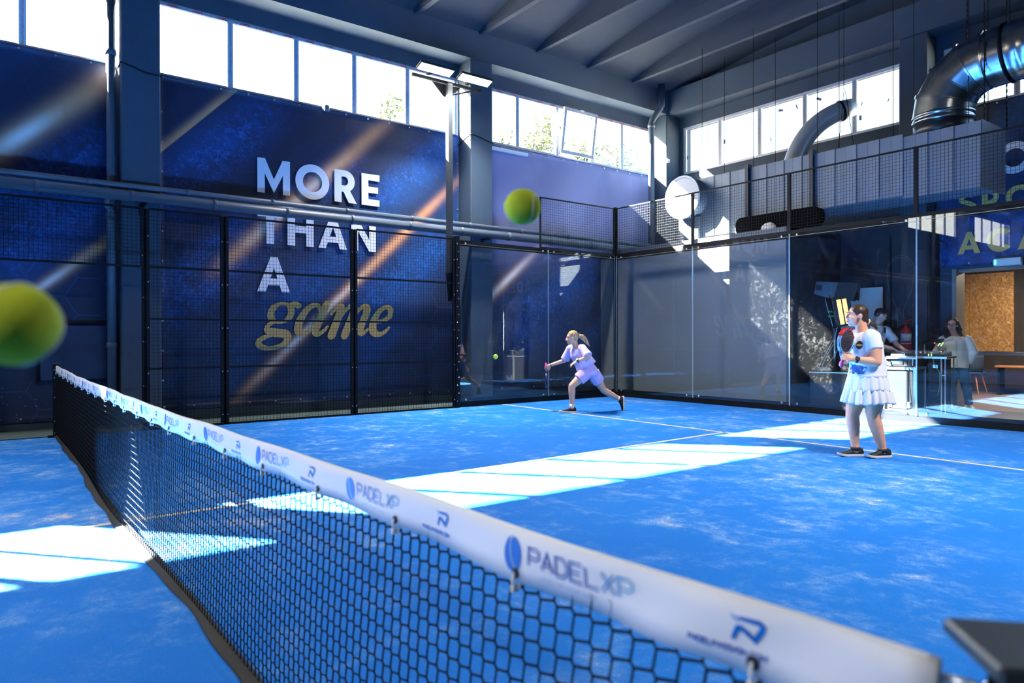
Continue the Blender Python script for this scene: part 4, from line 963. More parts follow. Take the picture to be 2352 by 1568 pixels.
# ------------------------------------------------------------------ music desk behind the glass
BLK = M('black_tolex', sc(24, 26, 28), .55, bump=.2, bscale=120, bdist=.002); ALU = M('aluminium_edge', sc(205, 210, 214), .28, .9)
sb = thing('subwoofer', (4.0, 11.35, 0), 'black subwoofer box on the floor under the loudspeaker', 'loudspeaker')
Rz = rotz(math.radians(22))
def at(o, p): return Vector(o) + Rz @ Vector(p)
so_ = (4.06, 11.33, 0)
MB().bbox(at(so_, (0, 0, .33)), (.36, .28, .31), Rz, .015).build('cabinet', BLK, sb)
MB().lathe([(.06, 0), (.075, .012), (.10, .014), (.11, 0)], at(so_, (.02, -.282, .34)), 20, Rz @ Vector((0,-1,0))).build('side_handle', M('black_handle_plastic', sc(34, 36, 40), .35), sb)
MB().obox(at(so_, (0, -.285, .62)), (.36, .004, .008), Rz).build('edge_trim', ALU, sb)
MB().tube([at(so_, (-.36, -.1, .42)), at(so_, (-.39, -.12, .46)), at(so_, (-.41, -.1, .40)), at(so_, (-.39, -.1, .36))], .008, 6).build('speaker_cable', M('blue_cable', sc(30, 110, 190), .4), sb)
b_ = MB()
for sx in (-1, 1):
    for sy in (-1, 1): b_.lathe([(.03, 0), (.03, .02)], at(so_, (sx*.28, sy*.22, 0)), 10)
b_.build('rubber_foot', STEEL, sb, kind='stuff')
stp = (4.05, 11.40)
sp = thing('speaker_pole', (stp[0], stp[1], .64), 'chrome pole standing on the subwoofer', 'stand')
MB().tube([(stp[0], stp[1], .64), (stp[0], stp[1], 1.45)], .018, 10).build('lower_tube', ALU, sp, True)
MB().tube([(stp[0], stp[1], 1.40), (stp[0], stp[1], 1.92)], .015, 10).build('upper_tube', STEEL, sp, True)
MB().lathe([(.03, 0), (.03, .05)], (stp[0], stp[1], 1.40), 12).build('collar', STEEL, sp)
kg = M('green_knob', sc(60, 190, 70), .4)
for z in (1.70, 1.62): MB().tube([(stp[0], stp[1], z), (stp[0]-.09, stp[1]-.06, z)], .016, 8).build('clamp_knob', kg, sp)
ls = thing('loudspeaker', (stp[0], stp[1], 1.92), 'black and grey loudspeaker tilted on top of the pole', 'loudspeaker')
Rl = rotz(math.radians(20)) @ rot('Y', math.radians(7)); lc = Vector((stp[0]+.05, stp[1], 2.07))
MB().rings([[lc + Rl @ Vector((x, -.17+.02*0, s1)) for x, s1 in ((-.36, -.10), (-.02, -.16), (.30, -.155), (.34, .02), (.32, .155), (-.34, .13))], [lc + Rl @ Vector((x, .17, s1)) for x, s1 in ((-.36, -.10), (-.02, -.16), (.30, -.155), (.34, .02), (.32, .155), (-.34, .13))]]).build('cabinet', BLK, ls)
MB().add([lc + Rl @ Vector(p) for p in ((-.35, -.173, -.095), (-.02, -.173, -.155), (.02, -.173, .14), (-.33, -.173, .125))], [(0,1,2,3)]).add([], []).build('side_plate', M('grey_tolex', sc(84, 88, 92), .6, bump=.2, bscale=150, bdist=.002), ls)
MB().obox(lc + Rl @ Vector((-.28, -.178, .02)), (.05, .006, .05), Rl).build('side_handle', M('black_handle_plastic'), ls)
MB().obox(lc + Rl @ Vector((.345, 0, 0)), (.006, .16, .14), Rl).build('front_grille', STEEL, ls)
bl_ = thing('led_blinder', (4.22, 11.30, 1.45), 'glowing amber LED floodlight bar under the loudspeaker', 'stage light')
Rb = rotz(math.radians(38)) @ rot('Y', math.radians(-9)); bc = Vector((4.24, 11.32, 1.69))
MB().bbox(bc, (.14, .06, .26), Rb, .01).build('housing', BLK, bl_)
amb = M('amber_led', (1, .62, .17), .4, emit=.9)
for s in (-1, 1):
    MB().obox(bc + Rb @ Vector((s*.045, -.062, 0)), (.034, .004, .22), Rb).build('led_strip', amb, bl_)
    for k in range(9): MB().obox(bc + Rb @ Vector((s*.045, -.0665, -.2+.05*k)), (.034, .001, .002), Rb).build('led_divider', M('amber_divider', sc(190, 130, 40), .5), bl_)
MB().tube([bc + Rb @ Vector((-.15, 0, .02)), bc + Rb @ Vector((-.19, 0, .10)), bc + Rb @ Vector((-.16, 0, .32))], .008, 6).build('yoke', STEEL, bl_)
tt = MB(); text(tt, 'APOLLO LED STROBE', lambda u, v, w_: tuple(bc + Rb @ Vector((-.1415, -.03+v, u))), .035, .6, .3, .16, -.22, -.02); tt.build('print', WHITE, bl_)
wc = M('white_cable', sc(206, 204, 200), .5)
for lb, pts in (('white cable hanging from the loudspeaker to the subwoofer', [(3.93, 11.3, 1.98), (3.96, 11.28, 1.7), (4.06, 11.42, 1.45), (4.03, 11.40, 1.2), (3.95, 11.25, .9), (3.86, 11.15, .70), (3.88, 11.16, .655)]),
                ('white cable looping from the amber light to the subwoofer', [(4.20, 11.38, 1.60), (4.10, 11.42, 1.50), (4.07, 11.43, 1.40), (4.05, 11.40, 1.15), (3.98, 11.27, .92), (3.90, 11.2, .72), (3.93, 11.19, .66)]),
                ('short white cable beside the speaker pole', [(4.09, 11.43, 1.02), (4.07, 11.38, .9), (4.0, 11.27, .78), (3.97, 11.22, .66)])):
    cable('speaker_cable', bez(*pts[:4], 10) + bez(*pts[3:7], 10)[1:] if len(pts) >= 7 else bez(*pts, 12), .006, wc, lb)
sg = MB().sphere((3.95, 11.20, .655), (.15, .09, .055), 18, 8).build('cloth_bundle', M('pale_grey_cloth', sc(196, 202, 206), .7, var=.1), None, True, 'small pale cloth bundle lying on the subwoofer', 'bundle')
wbd = thing('white_board', (4.33, 12.36, 0), 'tall white display board behind the man at the desk', 'board')
MB().box(3.66, 4.44, 12.36, 12.39, .35, 2.16).build('board_sheet', M('white_board_sheet', sc(206, 208, 204), .5, var=.04, scale=2), wbd)
for x in (3.8, 4.3): MB().box(x-.02, x+.02, 12.30, 12.42, 0, .36).build('board_leg', STEEL, wbd)
# flight case and desk
fc = thing('flight_case', (5.28, 11.55, 0), 'black flight case with aluminium edges under the mixing deck', 'flight case')
Rf = rotz(math.radians(8)); F0 = Vector((5.24, 11.40, 0))
fp = lambda x, y, z: F0 + Rf @ Vector((x, y, z))
MB().obox(fp(0, 0, .38), (.235, .27, .36), Rf).build('case_body', BLK, fc)
for sx in (-1, 1):
    for sy in (-1, 1): MB().obox(fp(sx*.235, sy*.27, .38), (.022, .022, .37), Rf).build('corner_edge', ALU, fc)
for z in (.03, .73):
    for sy in (-1, 1): MB().obox(fp(0, sy*.275, z), (.23, .014, .022), Rf).build('edge_strip', ALU, fc)
    for sx in (-1, 1): MB().obox(fp(sx*.24, 0, z), (.014, .26, .022), Rf).build('edge_strip', ALU, fc)
for sx in (-1, 1):
    for z in (.02, .74): MB().sphere(fp(sx*.235, -.27, z), .034, 10, 6).build('ball_corner', ALU, fc, True)
for sx in (-1, 1): MB().bbox(fp(sx*.13, -.278, .14), (.035, .01, .05), Rf, .006).build('latch', ALU, fc)
MB().obox(fp(0, -.272, .10), (.11, .006, .022), Rf).build('hasp_plate', ALU, fc)
rk = thing('amplifier_rack', (5.28, 11.52, .76), 'open amplifier rack with metal handles on the flight case', 'amplifier')
MB().obox(fp(0, .0, .825), (.225, .22, .06), Rf).build('rack_body', BLK, rk)
for sx in (-1, 1):
    MB().tube([fp(sx*.2, -.23, .78), fp(sx*.2, -.27, .78), fp(sx*.2, -.27, .88), fp(sx*.2, -.23, .88)], .009, 6).build('rack_handle', ALU, rk)
MB().obox(fp(0, -.245, .895), (.24, .012, .012), Rf).build('rack_edge', ALU, rk); MB().obox(fp(-.05, -.226, .83), (.09, .004, .04), Rf).build('rack_front', M('rack_front_plate', sc(58, 62, 66), .4, .5), rk)
tk = thing('music_desk', (5.36, 11.85, 0), 'black cloth fronted desk carrying the mixing decks', 'desk')
dk = lambda x, y, z: Vector((5.36, 11.78, 0)) + Rf @ Vector((x, y, z))
MB().obox(dk(-.02, 0, .905), (.45, .30, .014), Rf).build('desk_top', BLK, tk); MB().obox(dk(-.02, -.302, .905), (.45, .006, .016), Rf).build('desk_edge', ALU, tk)
MB().obox(dk(.26, .02, .45), (.10, .24, .42), Rf).build('desk_skirt', M('black_cloth', sc(20, 22, 26), .9), tk)
for sy in (-1, 1):
    for q in (.40, .345): MB().tube([dk(q, sy*.26, 0), dk(q, sy*.26, .89)], .011, 6).build('desk_leg', ALU, tk)
MB().tube([dk(.40, -.26, .62), dk(.345, -.26, .62)], .009, 6).build('leg_brace', ALU, tk)
MB().obox(dk(.25, -.225, .76), (.035, .005, .025), Rf).build('socket_plate', ALU, tk)
dm = MB()
for k in range(8): dm.sphere(dk(.18+.022*k, -.223, .36), .006, 6, 4)
dm.build('rivet_row', BOLT, tk, kind='stuff')
dj = thing('mixing_deck', (5.1, 11.62, .92), 'black mixing deck with jog wheels on the desk', 'mixing deck')
MB().rings([[dk(x, y, z) for y, z in ((-.26, .922), (-.25, .955), (.22, 1.0), (.24, .922))] for x in (-.42, .38)]).build('deck_body', M('dark_deck_plastic', sc(48, 52, 58), .35), dj)
for x in (-.24, .20):
    MB().lathe([(0, .03), (.085, .03), (.10, .022), (.105, 0)], dk(x, -.04, .972), 24, Rf @ Vector((0, -.09, 1))).build('jog_wheel', M('brushed_jog_wheel', sc(150, 154, 158), .3, .8), dj, True)
for k in range(6): MB().obox(dk(-.10+.035*k, -.1, .985), (.008, .03, .012), Rf).build('fader', WHITE if k % 2 else STEEL, dj)
for x, mcol in ((.16, 'green'), (.20, 'green'), (-.20, 'blue')):
    MB().obox(dk(x, -.255, .945), (.006, .004, .02), Rf).build('status_light', M('lit_%s' % mcol, (.35, 1, .1) if mcol == 'green' else (.1, .3, 1), .4, emit=1.5), dj)
tt = MB(); text(tt, 'DENON DJ', lambda u, v, w_: tuple(dk(-.40+u, -.262, .928+v)), .026, .75, .3, .16); tt.build('deck_print', WHITE, dj)
lt = thing('laptop', (5.35, 11.9, 1.0), 'dark laptop raised on an angled stand above the deck', 'laptop')
MB().obox(dk(.10, .14, 1.16), (.17, .11, .012), Rf @ rot('X', math.radians(14)) @ rot('Y', math.radians(-6))).build('laptop_base', STEEL, lt)
MB().tube([dk(.2, .15, .985), dk(.2, .15, 1.14), dk(.42, .12, 1.2)], .008, 6).tube([dk(.0, .15, .99), dk(.0, .15, 1.14)], .008, 6).build('laptop_stand', ALU, lt)
MB().sphere(dk(.18, .02, 1.14), .012, 8, 6).build('red_lamp', M('red_led', (1, .05, .05), .4, emit=1.5), lt)
for x in (.24, .28): MB().obox(dk(x, .05, 1.12), (.006, .004, .035), Rf @ rot('Y', .6)).build('green_lamp', M('lit_green'), lt)
cable('desk_cable', [dk(.22, -.28, .93), dk(.25, -.3, .8), dk(.33, -.3, .66), dk(.33, -.29, .45), dk(.30, -.29, .3)], .006, M('yellow_green_cable', sc(120, 140, 70), .5), 'green yellow cable hanging off the desk end')
cable('desk_cable', [fp(.1, -.25, .86), fp(.16, -.30, .7), fp(.17, -.30, .4), fp(.2, -.3, .12)], .006, STEEL, 'dark cable hanging over the flight case')
# extinguisher and conduit on the dark wall
fx = thing('fire_extinguisher', (4.86, 12.33, .98), 'red fire extinguisher hung on the dark wall', 'fire extinguisher')
RED = M('red_enamel', sc(190, 22, 30), .3)
MB().lathe([(0, 0), (.07, 0), (.085, .02), (.085, .36), (.06, .42), (.03, .45), (.025, .48)], (4.86, 12.34, .98), 24).build('cylinder_body', RED, fx, True)
MB().lathe([(.0865, 0), (.0865, .13)], (4.86, 12.34, 1.17), 24).build('instruction_label', M('extinguisher_label', sc(214, 214, 210), .5, var=.4, scale=30), fx, True)
MB().lathe([(.0865, 0), (.0865, .012)], (4.86, 12.34, 1.12), 24).build('white_stripe', WHITE, fx, True)
MB().box(4.82, 4.94, 12.325, 12.355, 1.47, 1.49).obox((4.90, 12.34, 1.53), (.07, .012, .008), rot('Y', -.35)).build('valve_lever', RED, fx)
MB().tube(bez((4.84, 12.34, 1.47), (4.74, 12.3, 1.50), (4.70, 12.3, 1.35), (4.74, 12.30, 1.1), 10), .011, 8).build('hose', STEEL, fx, True)
MB().box(4.80, 4.92, 12.43, 12.44, 1.1, 1.4).build('wall_hanger', STEEL, fx)
cd = MB().box(4.55, 4.575, 12.41, 12.44, .98, 3.1).box(4.50, 4.62, 12.38, 12.44, 1.30, 1.42).build('conduit', STEEL, None, label='dark cable conduit with junction box on the wall', cat='conduit')
MB().box(4.99, 5.02, 12.42, 12.44, 1.26, 1.45).build('yellow_tag', M('yellow_tape', sc(200, 170, 40), .5), None, label='small yellow tag on the dark wall', cat='tag')
# faint printed emblem on the cladding
em = MB()
ringpoly(em, 4.72, 2.42, .24, .30, .012, .012, lambda u, v, w_: (u, 12.436, v), 20, 160, 16); ringpoly(em, 4.72, 2.42, .20, .26, .010, .010, lambda u, v, w_: (u, 12.436, v), 20, 160, 16)
for s in (-1, 1): ribbon(em, [(4.72+s*.24, 2.5), (4.72+s*.2, 2.1), (4.72+s*.06, 1.75), (4.72+s*.04, 1.3)], .012, lambda u, v, w_: (u, 12.436, v))
em.build('wall_emblem', M('faint_copper_print', sc(96, 78, 66), .5), None, label='faint copper racket emblem printed on the dark wall', cat='emblem')
cs = thing('wall_camera', (-.62, 12.37, 5.5), 'small white security camera on the corner column', 'camera')
MB().box(-.66, -.60, 12.36, 12.46, 5.46, 5.54).build('camera_mount', WHITE, cs); MB().lathe([(.0, 0), (.03, 0), (.035, .02), (.035, .09), (.03, .1)], (-.60, 12.40, 5.47), 14, (.6, -.8, -.1)).build('camera_body', WHITE, cs, True)

for pts, lb in (((( 4.17, 11.5, 7.2), (4.17, 11.5, 5.62), (4.06, 11.5, 4.52)), 'thin steel wire holding the ventilation unit at its flange'), (((4.20, 11.5, 5.62), (4.36, 11.5, 4.52)), 'thin steel wire slanting down to the ventilation unit')):
    cable('hanger_wire', pts, .006, STEEL, lb)
# ------------------------------------------------------------------ people
from mathutils.bvhtree import BVHTree
V = Vector
def nrm(v): return V(v).normalized()
def organic(name, mb, m, parent, voxel=.008, it=5, fac=.5, disp=None, **kw):
    """union of overlapping closed shapes grown into one continuous smooth surface"""
    o0 = ORG[parent.name]
    me = bpy.data.meshes.new(name+'_raw'); me.from_pydata([tuple(V(p)-o0) for p in mb.v], [], mb.f); me.update()
    o = bpy.data.objects.new(name+'_raw', me); COL.objects.link(o)
    r = o.modifiers.new('r', 'REMESH'); r.mode = 'VOXEL'; r.voxel_size = voxel
    s = o.modifiers.new('s', 'SMOOTH'); s.factor = fac; s.iterations = it
    dg = bpy.context.evaluated_depsgraph_get(); ev = o.evaluated_get(dg)
    nm = bpy.data.meshes.new_from_object(ev); bpy.data.objects.remove(o); bpy.data.meshes.remove(me)
    if disp:
        co = [vt.co.copy() for vt in nm.vertices]; no = [vt.normal.copy() for vt in nm.vertices]
        flat = []
        for c_, n_ in zip(co, no): flat.extend(c_ + n_*disp(c_+o0))
        nm.vertices.foreach_set('co', flat)
    nm.materials.clear(); nm.materials.append(m); nm.polygons.foreach_set('use_smooth', [True]*len(nm.polygons))
    nm.name = name; nm.update()
    c = bpy.data.objects.new(name, nm); COL.objects.link(c); c.parent = parent; ORG[c.name] = o0
    tag(c, **kw); return c
def chain(mb, pts, rad, n=14, sub=4):
    """tapered limb through joints, rounded at every joint"""
    pts = [V(p) for p in pts]
    for p, r in zip(pts, rad): mb.sphere(p, r, n, 8)
    for i in range(len(pts)-1):
        mb.tube([lerp(pts[i], pts[i+1], k/sub) for k in range(sub+1)], [lerp(rad[i], rad[i+1], k/sub) for k in range(sub+1)], n)
def trunk(mb, secs, L, n=22, p=2.4):
    """secs: (centre, half width along L, half depth); lofted super-ellipses"""
    rs = []
    for i, (c, a, b) in enumerate(secs):
        c = V(c); t = (V(secs[min(i+1, len(secs)-1)][0]) - V(secs[max(i-1, 0)][0])).normalized()
        l = (L - t*L.dot(t)).normalized(); d = t.cross(l)
        r = []
        for j in range(n):
            q = 2*PI*j/n; cc, ss = math.cos(q), math.sin(q)
            r.append(c + l*a*math.copysign(abs(cc)**(2/p), cc) + d*b*math.copysign(abs(ss)**(2/p), ss))
        rs.append(r)
    mb.rings(rs)
def hand(mb, w, D, N, side=1, curl=.5, s=1., thumb=1., spread=0.):
    """palm and five fingers; D along the hand, N out of the palm"""
    D = nrm(D); N = nrm(V(N)-D*V(N).dot(D)); A = D.cross(N)*side; w = V(w)
    R = Matrix((D, A, N)).transposed()
    mb.sphere(w + D*.042*s, (.05*s, .038*s, .015*s), 14, 8, R); mb.sphere(w + D*.012*s, (.034*s, .028*s, .02*s), 12, 8, R)
    for k, (off, ln) in enumerate(((.029, .070), (.0095, .078), (-.0105, .073), (-.029, .058))):
        p = w + D*(.080-.004*abs(k-1))*s + A*off*s; a = curl*.7; r = .0082*s; pts = [p]; dirv = nrm(D + A*off*spread*8)
        for seg, bend in ((.45, 1), (.32, 1.15), (.23, .8)):
            d = dirv*math.cos(a) + N*math.sin(a); p = p + d*ln*seg*s; pts.append(p); a += curl*bend
        chain(mb, pts, [r, r*.96, r*.9, r*.8], 8, 2)
    p0 = w + D*.018*s + A*.026*s; p1 = p0 + nrm(D*.7 + A*.75 + N*.35*thumb)*.038*s; p2 = p1 + nrm(D*.9 + A*.25 + N*.5*thumb)*.03*s; p3 = p2 + nrm(D*.9 + N*.6*thumb)*.022*s
    chain(mb, [p0, p1, p2, p3], [.014*s, .0105*s, .0095*s, .008*s], 8, 2)
def head(mb, c, F, U, s=1.):
    F = nrm(F); U = nrm(V(U)-F*V(U).dot(F)); S_ = F.cross(U); R = Matrix((S_, F, U)).transposed(); c = V(c)
    P = lambda a, b, d: c + (S_*a + F*b + U*d)*s
    mb.sphere(P(0, -.012, .028), (.074*s, .094*s, .084*s), 20, 14, R); mb.sphere(P(0, .028, -.030), (.060*s, .062*s, .078*s), 18, 12, R)
    mb.sphere(P(0, .058, -.088), (.030*s, .026*s, .022*s), 12, 8, R); mb.sphere(P(0, .03, -.07), (.052*s, .045*s, .032*s), 14, 8, R)
    mb.tube([P(0, .086, .018), P(0, .098, -.008), P(0, .106, -.024)], [.0085*s, .0105*s, .0135*s], 10); mb.sphere(P(0, .102, -.026), .0125*s, 10, 8)
    for k in (-1, 1):
        mb.sphere(P(k*.012, .093, -.029), .0085*s, 8, 6); mb.sphere(P(k*.078, -.006, -.004), (.010*s, .020*s, .031*s), 10, 8, R)
        mb.sphere(P(k*.034, .064, -.022), (.024*s, .02*s, .022*s), 10, 8, R); mb.sphere(P(k*.03, .078, .034), (.026*s, .014*s, .010*s), 10, 8, R)
    mb.sphere(P(0, .084, -.056), (.024*s, .014*s, .007*s), 10, 8, R); mb.sphere(P(0, .082, -.067), (.020*s, .014*s, .008*s), 10, 8, R)
    return P, R, S_
EYEW = M('eye_white', sc(228, 226, 222), .25); IRIS = M('dark_iris', sc(48, 34, 26), .2); LIP = M('lips', sc(172, 98, 92), .5)
def face_parts(root, P, R, s, brow, lipm=LIP):
    for k in (-1, 1):
        e = MB().sphere(P(k*.031, .0755, .014), (.0120*s, .0065*s, .0062*s), 12, 8, R).build('eye', EYEW, root, True)
        MB().sphere(P(k*.031, .0805, .014), (.0058*s, .003*s, .0058*s), 10, 6, R).build('iris', IRIS, e, True)
        MB().tube([P(k*.014, .092, .034), P(k*.032, .093, .040), P(k*.050, .081, .034)], [.003*s, .0042*s, .002*s], 6).build('eyebrow', brow, root, True)
        MB().tube([P(k*.018, .088, .021), P(k*.031, .0895, .0235), P(k*.045, .083, .019)], .0016*s, 5).build('eyelash', brow, root, True)
    MB().sphere(P(0, .0965, -.056), (.021*s, .005*s, .0042*s), 12, 6, R).sphere(P(0, .0945, -.064), (.018*s, .006*s, .0052*s), 12, 6, R).build('mouth', lipm, root, True)
def hair_mat(name, col, col2):
    t = NT(name); n = t.noise(60, 3, .6, t.scale(t.obj(), 1, 1, .15)); c = t.ramp(n, [(.3, col), (.7, col2)])
    return t.bsdf(c, .42, 0, n, .5, .004)
def shoe(root, heel, d, u, ln, mu, ms, ml, label=None, mtongue=None):
    d = nrm(d); u = nrm(V(u)-d*V(u).dot(d)); s_ = d.cross(u); heel = V(heel); k = ln/.27
    P = lambda x, y, z: heel + d*x*k + s_*y*k + u*z*k
    secs = [(-.004, .020, .060), (.008, .030, .088), (.04, .035, .098), (.08, .036, .094), (.115, .037, .084), (.15, .041, .066), (.19, .0455, .053), (.23, .043, .044), (.255, .032, .036), (.268, .016, .028)]
    rs = []
    for x, w_, h in secs:
        rs.append([P(x, w_*math.copysign(abs(math.cos(q))**.7, math.cos(q)), .016 + (h-.016)*max(0, math.sin(q))**.75 if math.sin(q) > 0 else .016) for q in [2*PI*j/16 for j in range(16)]])
    up_ = MB().rings(rs).build('shoe', mu, root, True)
    if label: up_['label'] = label
    sr = []
    for x, w_ in ((-.010, .018), (-.002, .030), (.03, .037), (.09, .038), (.14, .042), (.19, .0485), (.235, .045), (.262, .034), (.276, .016)):
        rise = max(0, (x-.22))*.35 + max(0, (.01-x))*.3
        sr.append([P(x, -w_, rise), P(x, w_, rise), P(x, w_*1.03, .012+rise), P(x, w_*.96, .026+rise*.8), P(x, -w_*.96, .026+rise*.8), P(x, -w_*1.03, .012+rise)])
    MB().rings(sr).build('sole', ms, up_)
    la = MB()
    for i in range(5):
        x = .095+.018*i; h = .093-.0085*i*1.1
        la.tube([P(x, -.026, h-.012), P(x+.004, 0, h+.004), P(x, .026, h-.012)], .0028*k, 5)
    la.tube([P(.09, 0, .10), P(.075, .022, .112), P(.10, .03, .10)], .0025*k, 5); la.tube([P(.09, 0, .10), P(.075, -.022, .11), P(.10, -.03, .10)], .0025*k, 5)
    la.build('laces', ml, up_, kind='stuff'); return up_
def decal(parent, target, c, U, W_, pts, N, m, name, off=.0022):
    """flat print laid on the cloth: 2-D fan of pts projected along -N"""
    bv = BVHTree.FromPolygons([v.co for v in target.data.vertices], [p.vertices for p in target.data.polygons])
    o0 = ORG[parent.name]; mb = MB(); vs = []
    U = nrm(U); W_ = nrm(W_); N = nrm(N); n = len(pts)
    for k in (0, .34, .67, 1.):
        for a, b in pts:
            q = V(c) - o0 + U*a*k + W_*b*k
            hit = bv.ray_cast(q + N*.25, -N)
            vs.append((hit[0] + N*off if hit[0] is not None else q) + o0)
    fs = []
    for r in range(3):
        for j in range(n): fs.append((r*n+j, r*n+(j+1) % n, (r+1)*n+(j+1) % n, (r+1)*n+j))
    return mb.add(vs, fs).build(name, m, parent, True)
def folds(a, k, seed, st=(1, 1, .5)):
    return lambda p: a*(noise.noise(V((p.x*k*st[0]+seed, p.y*k*st[1], p.z*k*st[2]))) + .5*noise.noise(V((p.x*k*2.3, p.y*k*2.3+seed, p.z*k*1.3))))
def skin_mat(name, col):
    t = NT(name); n = t.noise(14, 4, .6, t.obj()); lo = tuple(x*.93 for x in col[:3])+(1,)
    return t.bsdf(t.mix(n, lo, col), .48, 0, t.noise(90, 2, .5, t.obj()), .08, .002, Subsurface_Weight=.12, Subsurface_Radius=(.012, .005, .003))
BLACKRUB = M('black_shoe_knit', sc(20, 21, 24), .7, bump=.3, bscale=200, bdist=.001); WSOLE = M('white_shoe_sole', sc(226, 220, 214), .5)
WATCH = M('black_watch', sc(14, 15, 18), .3)
def watch(root, w, D, out, s=1.):
    D = nrm(D); out = nrm(V(out)-D*V(out).dot(D)); a = D.cross(out); R = Matrix((a, D, out)).transposed()
    wt = MB().lathe([(.030*s, -.011), (.033*s, -.010), (.033*s, .010), (.030*s, .011)], w, 18, D).build('watch_strap', WATCH, root, True)
    MB().bbox(V(w)+out*.034*s, (.018*s, .020*s, .006*s), R, .004*s).build('watch_case', WATCH, wt)
UP = V((0, 0, 1))

# ---- woman lunging for the ball, lilac shirt and shorts
A = thing('person', (1.95, 7.05, 0), 'woman in lilac shirt and shorts lunging with blond ponytail', 'person')
SKA = skin_mat('light_tanned_skin', sc(240, 180, 146))
j = dict(head=(1.857,7.068,1.238), neck=(1.885,7.13,1.10), shR=(1.70,7.16,1.045), elR=(1.592,7.131,.853), wrR=(1.445,6.935,.775), shL=(2.060,7.115,1.065), elL=(2.205,7.111,.930), wrL=(2.085,6.955,.852),
         chest=(1.90,7.17,.98), waist=(1.975,7.235,.82), pel=(2.02,7.29,.69), hF=(2.045,7.20,.655), kF=(1.933,6.990,.445), aF=(1.928,7.000,.105), hB=(2.03,7.40,.640), kB=(2.031,7.622,.355), aB=(2.130,7.915,.190))
j = {k: V(v) for k, v in j.items()}
LA = nrm((.97, -.20, .06)); fA = nrm((-.30, -.95, 0))
b = MB()
trunk(b, [(j['pel']-V((0,0,.06)), .10, .08), (j['pel'], .150, .115), (j['waist'], .122, .092), (j['chest'], .140, .105), (lerp(j['chest'], j['neck'], .7), .125, .075), (j['neck'], .05, .048)], LA)
hF_ = nrm((-.62, -.78, -.10)); hU = nrm((-.08, -.08, 1)); P_, R_, S_ = head(b, j['head'], hF_, hU, 1.0)
chain(b, [j['neck']+V((0,.0,-.02)), j['head']+V((.015,.03,-.05))], [.052, .048])
chain(b, [j['shR'], j['elR'], j['wrR']], [.050, .038, .027]); chain(b, [j['shL'], j['elL'], j['wrL']], [.050, .038, .026])
hand(b, j['wrR'], (-.12, -.16, -.14), (-.9, .4, -.1), 1, .75, .95); hand(b, j['wrL'], (-.45, -.65, -.42), (-.2, .2, -1), -1, .45, .95, spread=.6)
chain(b, [j['hF'], lerp(j['hF'], j['kF'], .45), j['kF'], lerp(j['kF'], j['aF'], .30), lerp(j['kF'], j['aF'], .62), j['aF'], j['aF']-V((0,0,.05))], [.090, .079, .056, .057, .046, .034, .036])
chain(b, [j['hB'], lerp(j['hB'], j['kB'], .45), j['kB'], lerp(j['kB'], j['aB'], .30)+V((0,0,-.006)), lerp(j['kB'], j['aB'], .62), j['aB']], [.090, .078, .055, .056, .046, .034])
organic('body', b, SKA, A, .0062, 4)
BLOND = hair_mat('blond_hair', sc(150, 108, 68), sc(214, 176, 124))
face_parts(A, P_, R_, 1.0, M('brown_brow', sc(120, 84, 58), .7))
b = MB(); b.sphere(P_(0, -.020, .042), (.082, .091, .083), 20, 12, R_); b.sphere(P_(0, -.05, .0), (.075, .055, .06), 14, 8, R_); b.sphere(P_(0, -.09, .03), .034, 12, 8)
pt = P_(0, -.105, .03)
chain(b, [pt, pt+V((.045,.045,-.02)), pt+V((.075,.085,-.07)), pt+V((.10,.115,-.13)), pt+V((.125,.14,-.18))], [.030, .040, .038, .026, .008])
hA = organic('hair', b, BLOND, A, .007, 3, disp=lambda p: .006*noise.noise(V((p.x*40, p.y*40, p.z*14))))
MB().lathe([(.024, -.008), (.030, -.006), (.030, .006), (.024, .008)], pt+V((.005,.005,0)), 14, (.6, .7, -.1)).build('hair_tie', STEEL, hA, True)
LIL = M('lilac_cotton', sc(214, 190, 228), .8, var=.04, scale=3, bump=.15, bscale=60, bdist=.003); LIL2 = M('lilac_jersey', sc(214, 182, 218), .8, var=.04, bump=.15, bscale=60, bdist=.003)
b = MB()
trunk(b, [(lerp(j['waist'], j['pel'], .50), .205, .165), (lerp(j['waist'], j['pel'], .35), .204, .163), (j['waist'], .190, .148), (lerp(j['waist'], j['chest'], .5), .172, .135), (j['chest'], .170, .130), (lerp(j['chest'], j['neck'], .55), .160, .100), (lerp(j['chest'], j['neck'], .92), .075, .066)], LA)
for s_, e_ in (('shR', 'elR'), ('shL', 'elL')):
    chain(b, [lerp(j[s_], j['neck'], .18), j[s_]], [.068, .072]); b.tube([lerp(j[s_], j[e_], t) for t in (0, .3, .6, .92)], [.072, .073, .078, .084], 16)
sA = organic('shirt', b, LIL, A, .0095, 5, disp=folds(.009, 7, 3, (1, 1, .6)))
b = MB()
trunk(b, [(j['pel']-V((.0,0,.075)), .165, .130), (j['pel']-V((0,0,.01)), .172, .140), (lerp(j['pel'], j['waist'], .45), .150, .118), (lerp(j['pel'], j['waist'], .7), .140, .110)], LA)
b.tube([j['hF']+V((0,.02,.02)), lerp(j['hF'], j['kF'], .25), lerp(j['hF'], j['kF'], .50)], [.112, .112, .106], 18); b.tube([j['hB']+V((0,-.02,.02)), lerp(j['hB'], j['kB'], .25), lerp(j['hB'], j['kB'], .50)], [.112, .112, .106], 18)
organic('shorts', b, LIL2, A, .0095, 5, disp=folds(.007, 9, 8))
SOCK = M('white_sock', sc(230, 224, 216), .85, bump=.3, bscale=120, bdist=.002)
MB().tube([j['aF']+V((0,0,.045)), j['aF']+V((0,0,-.03))], [.040, .043], 14).build('sock', SOCK, A, True); dB = (j['aB']-j['kB']).normalized()
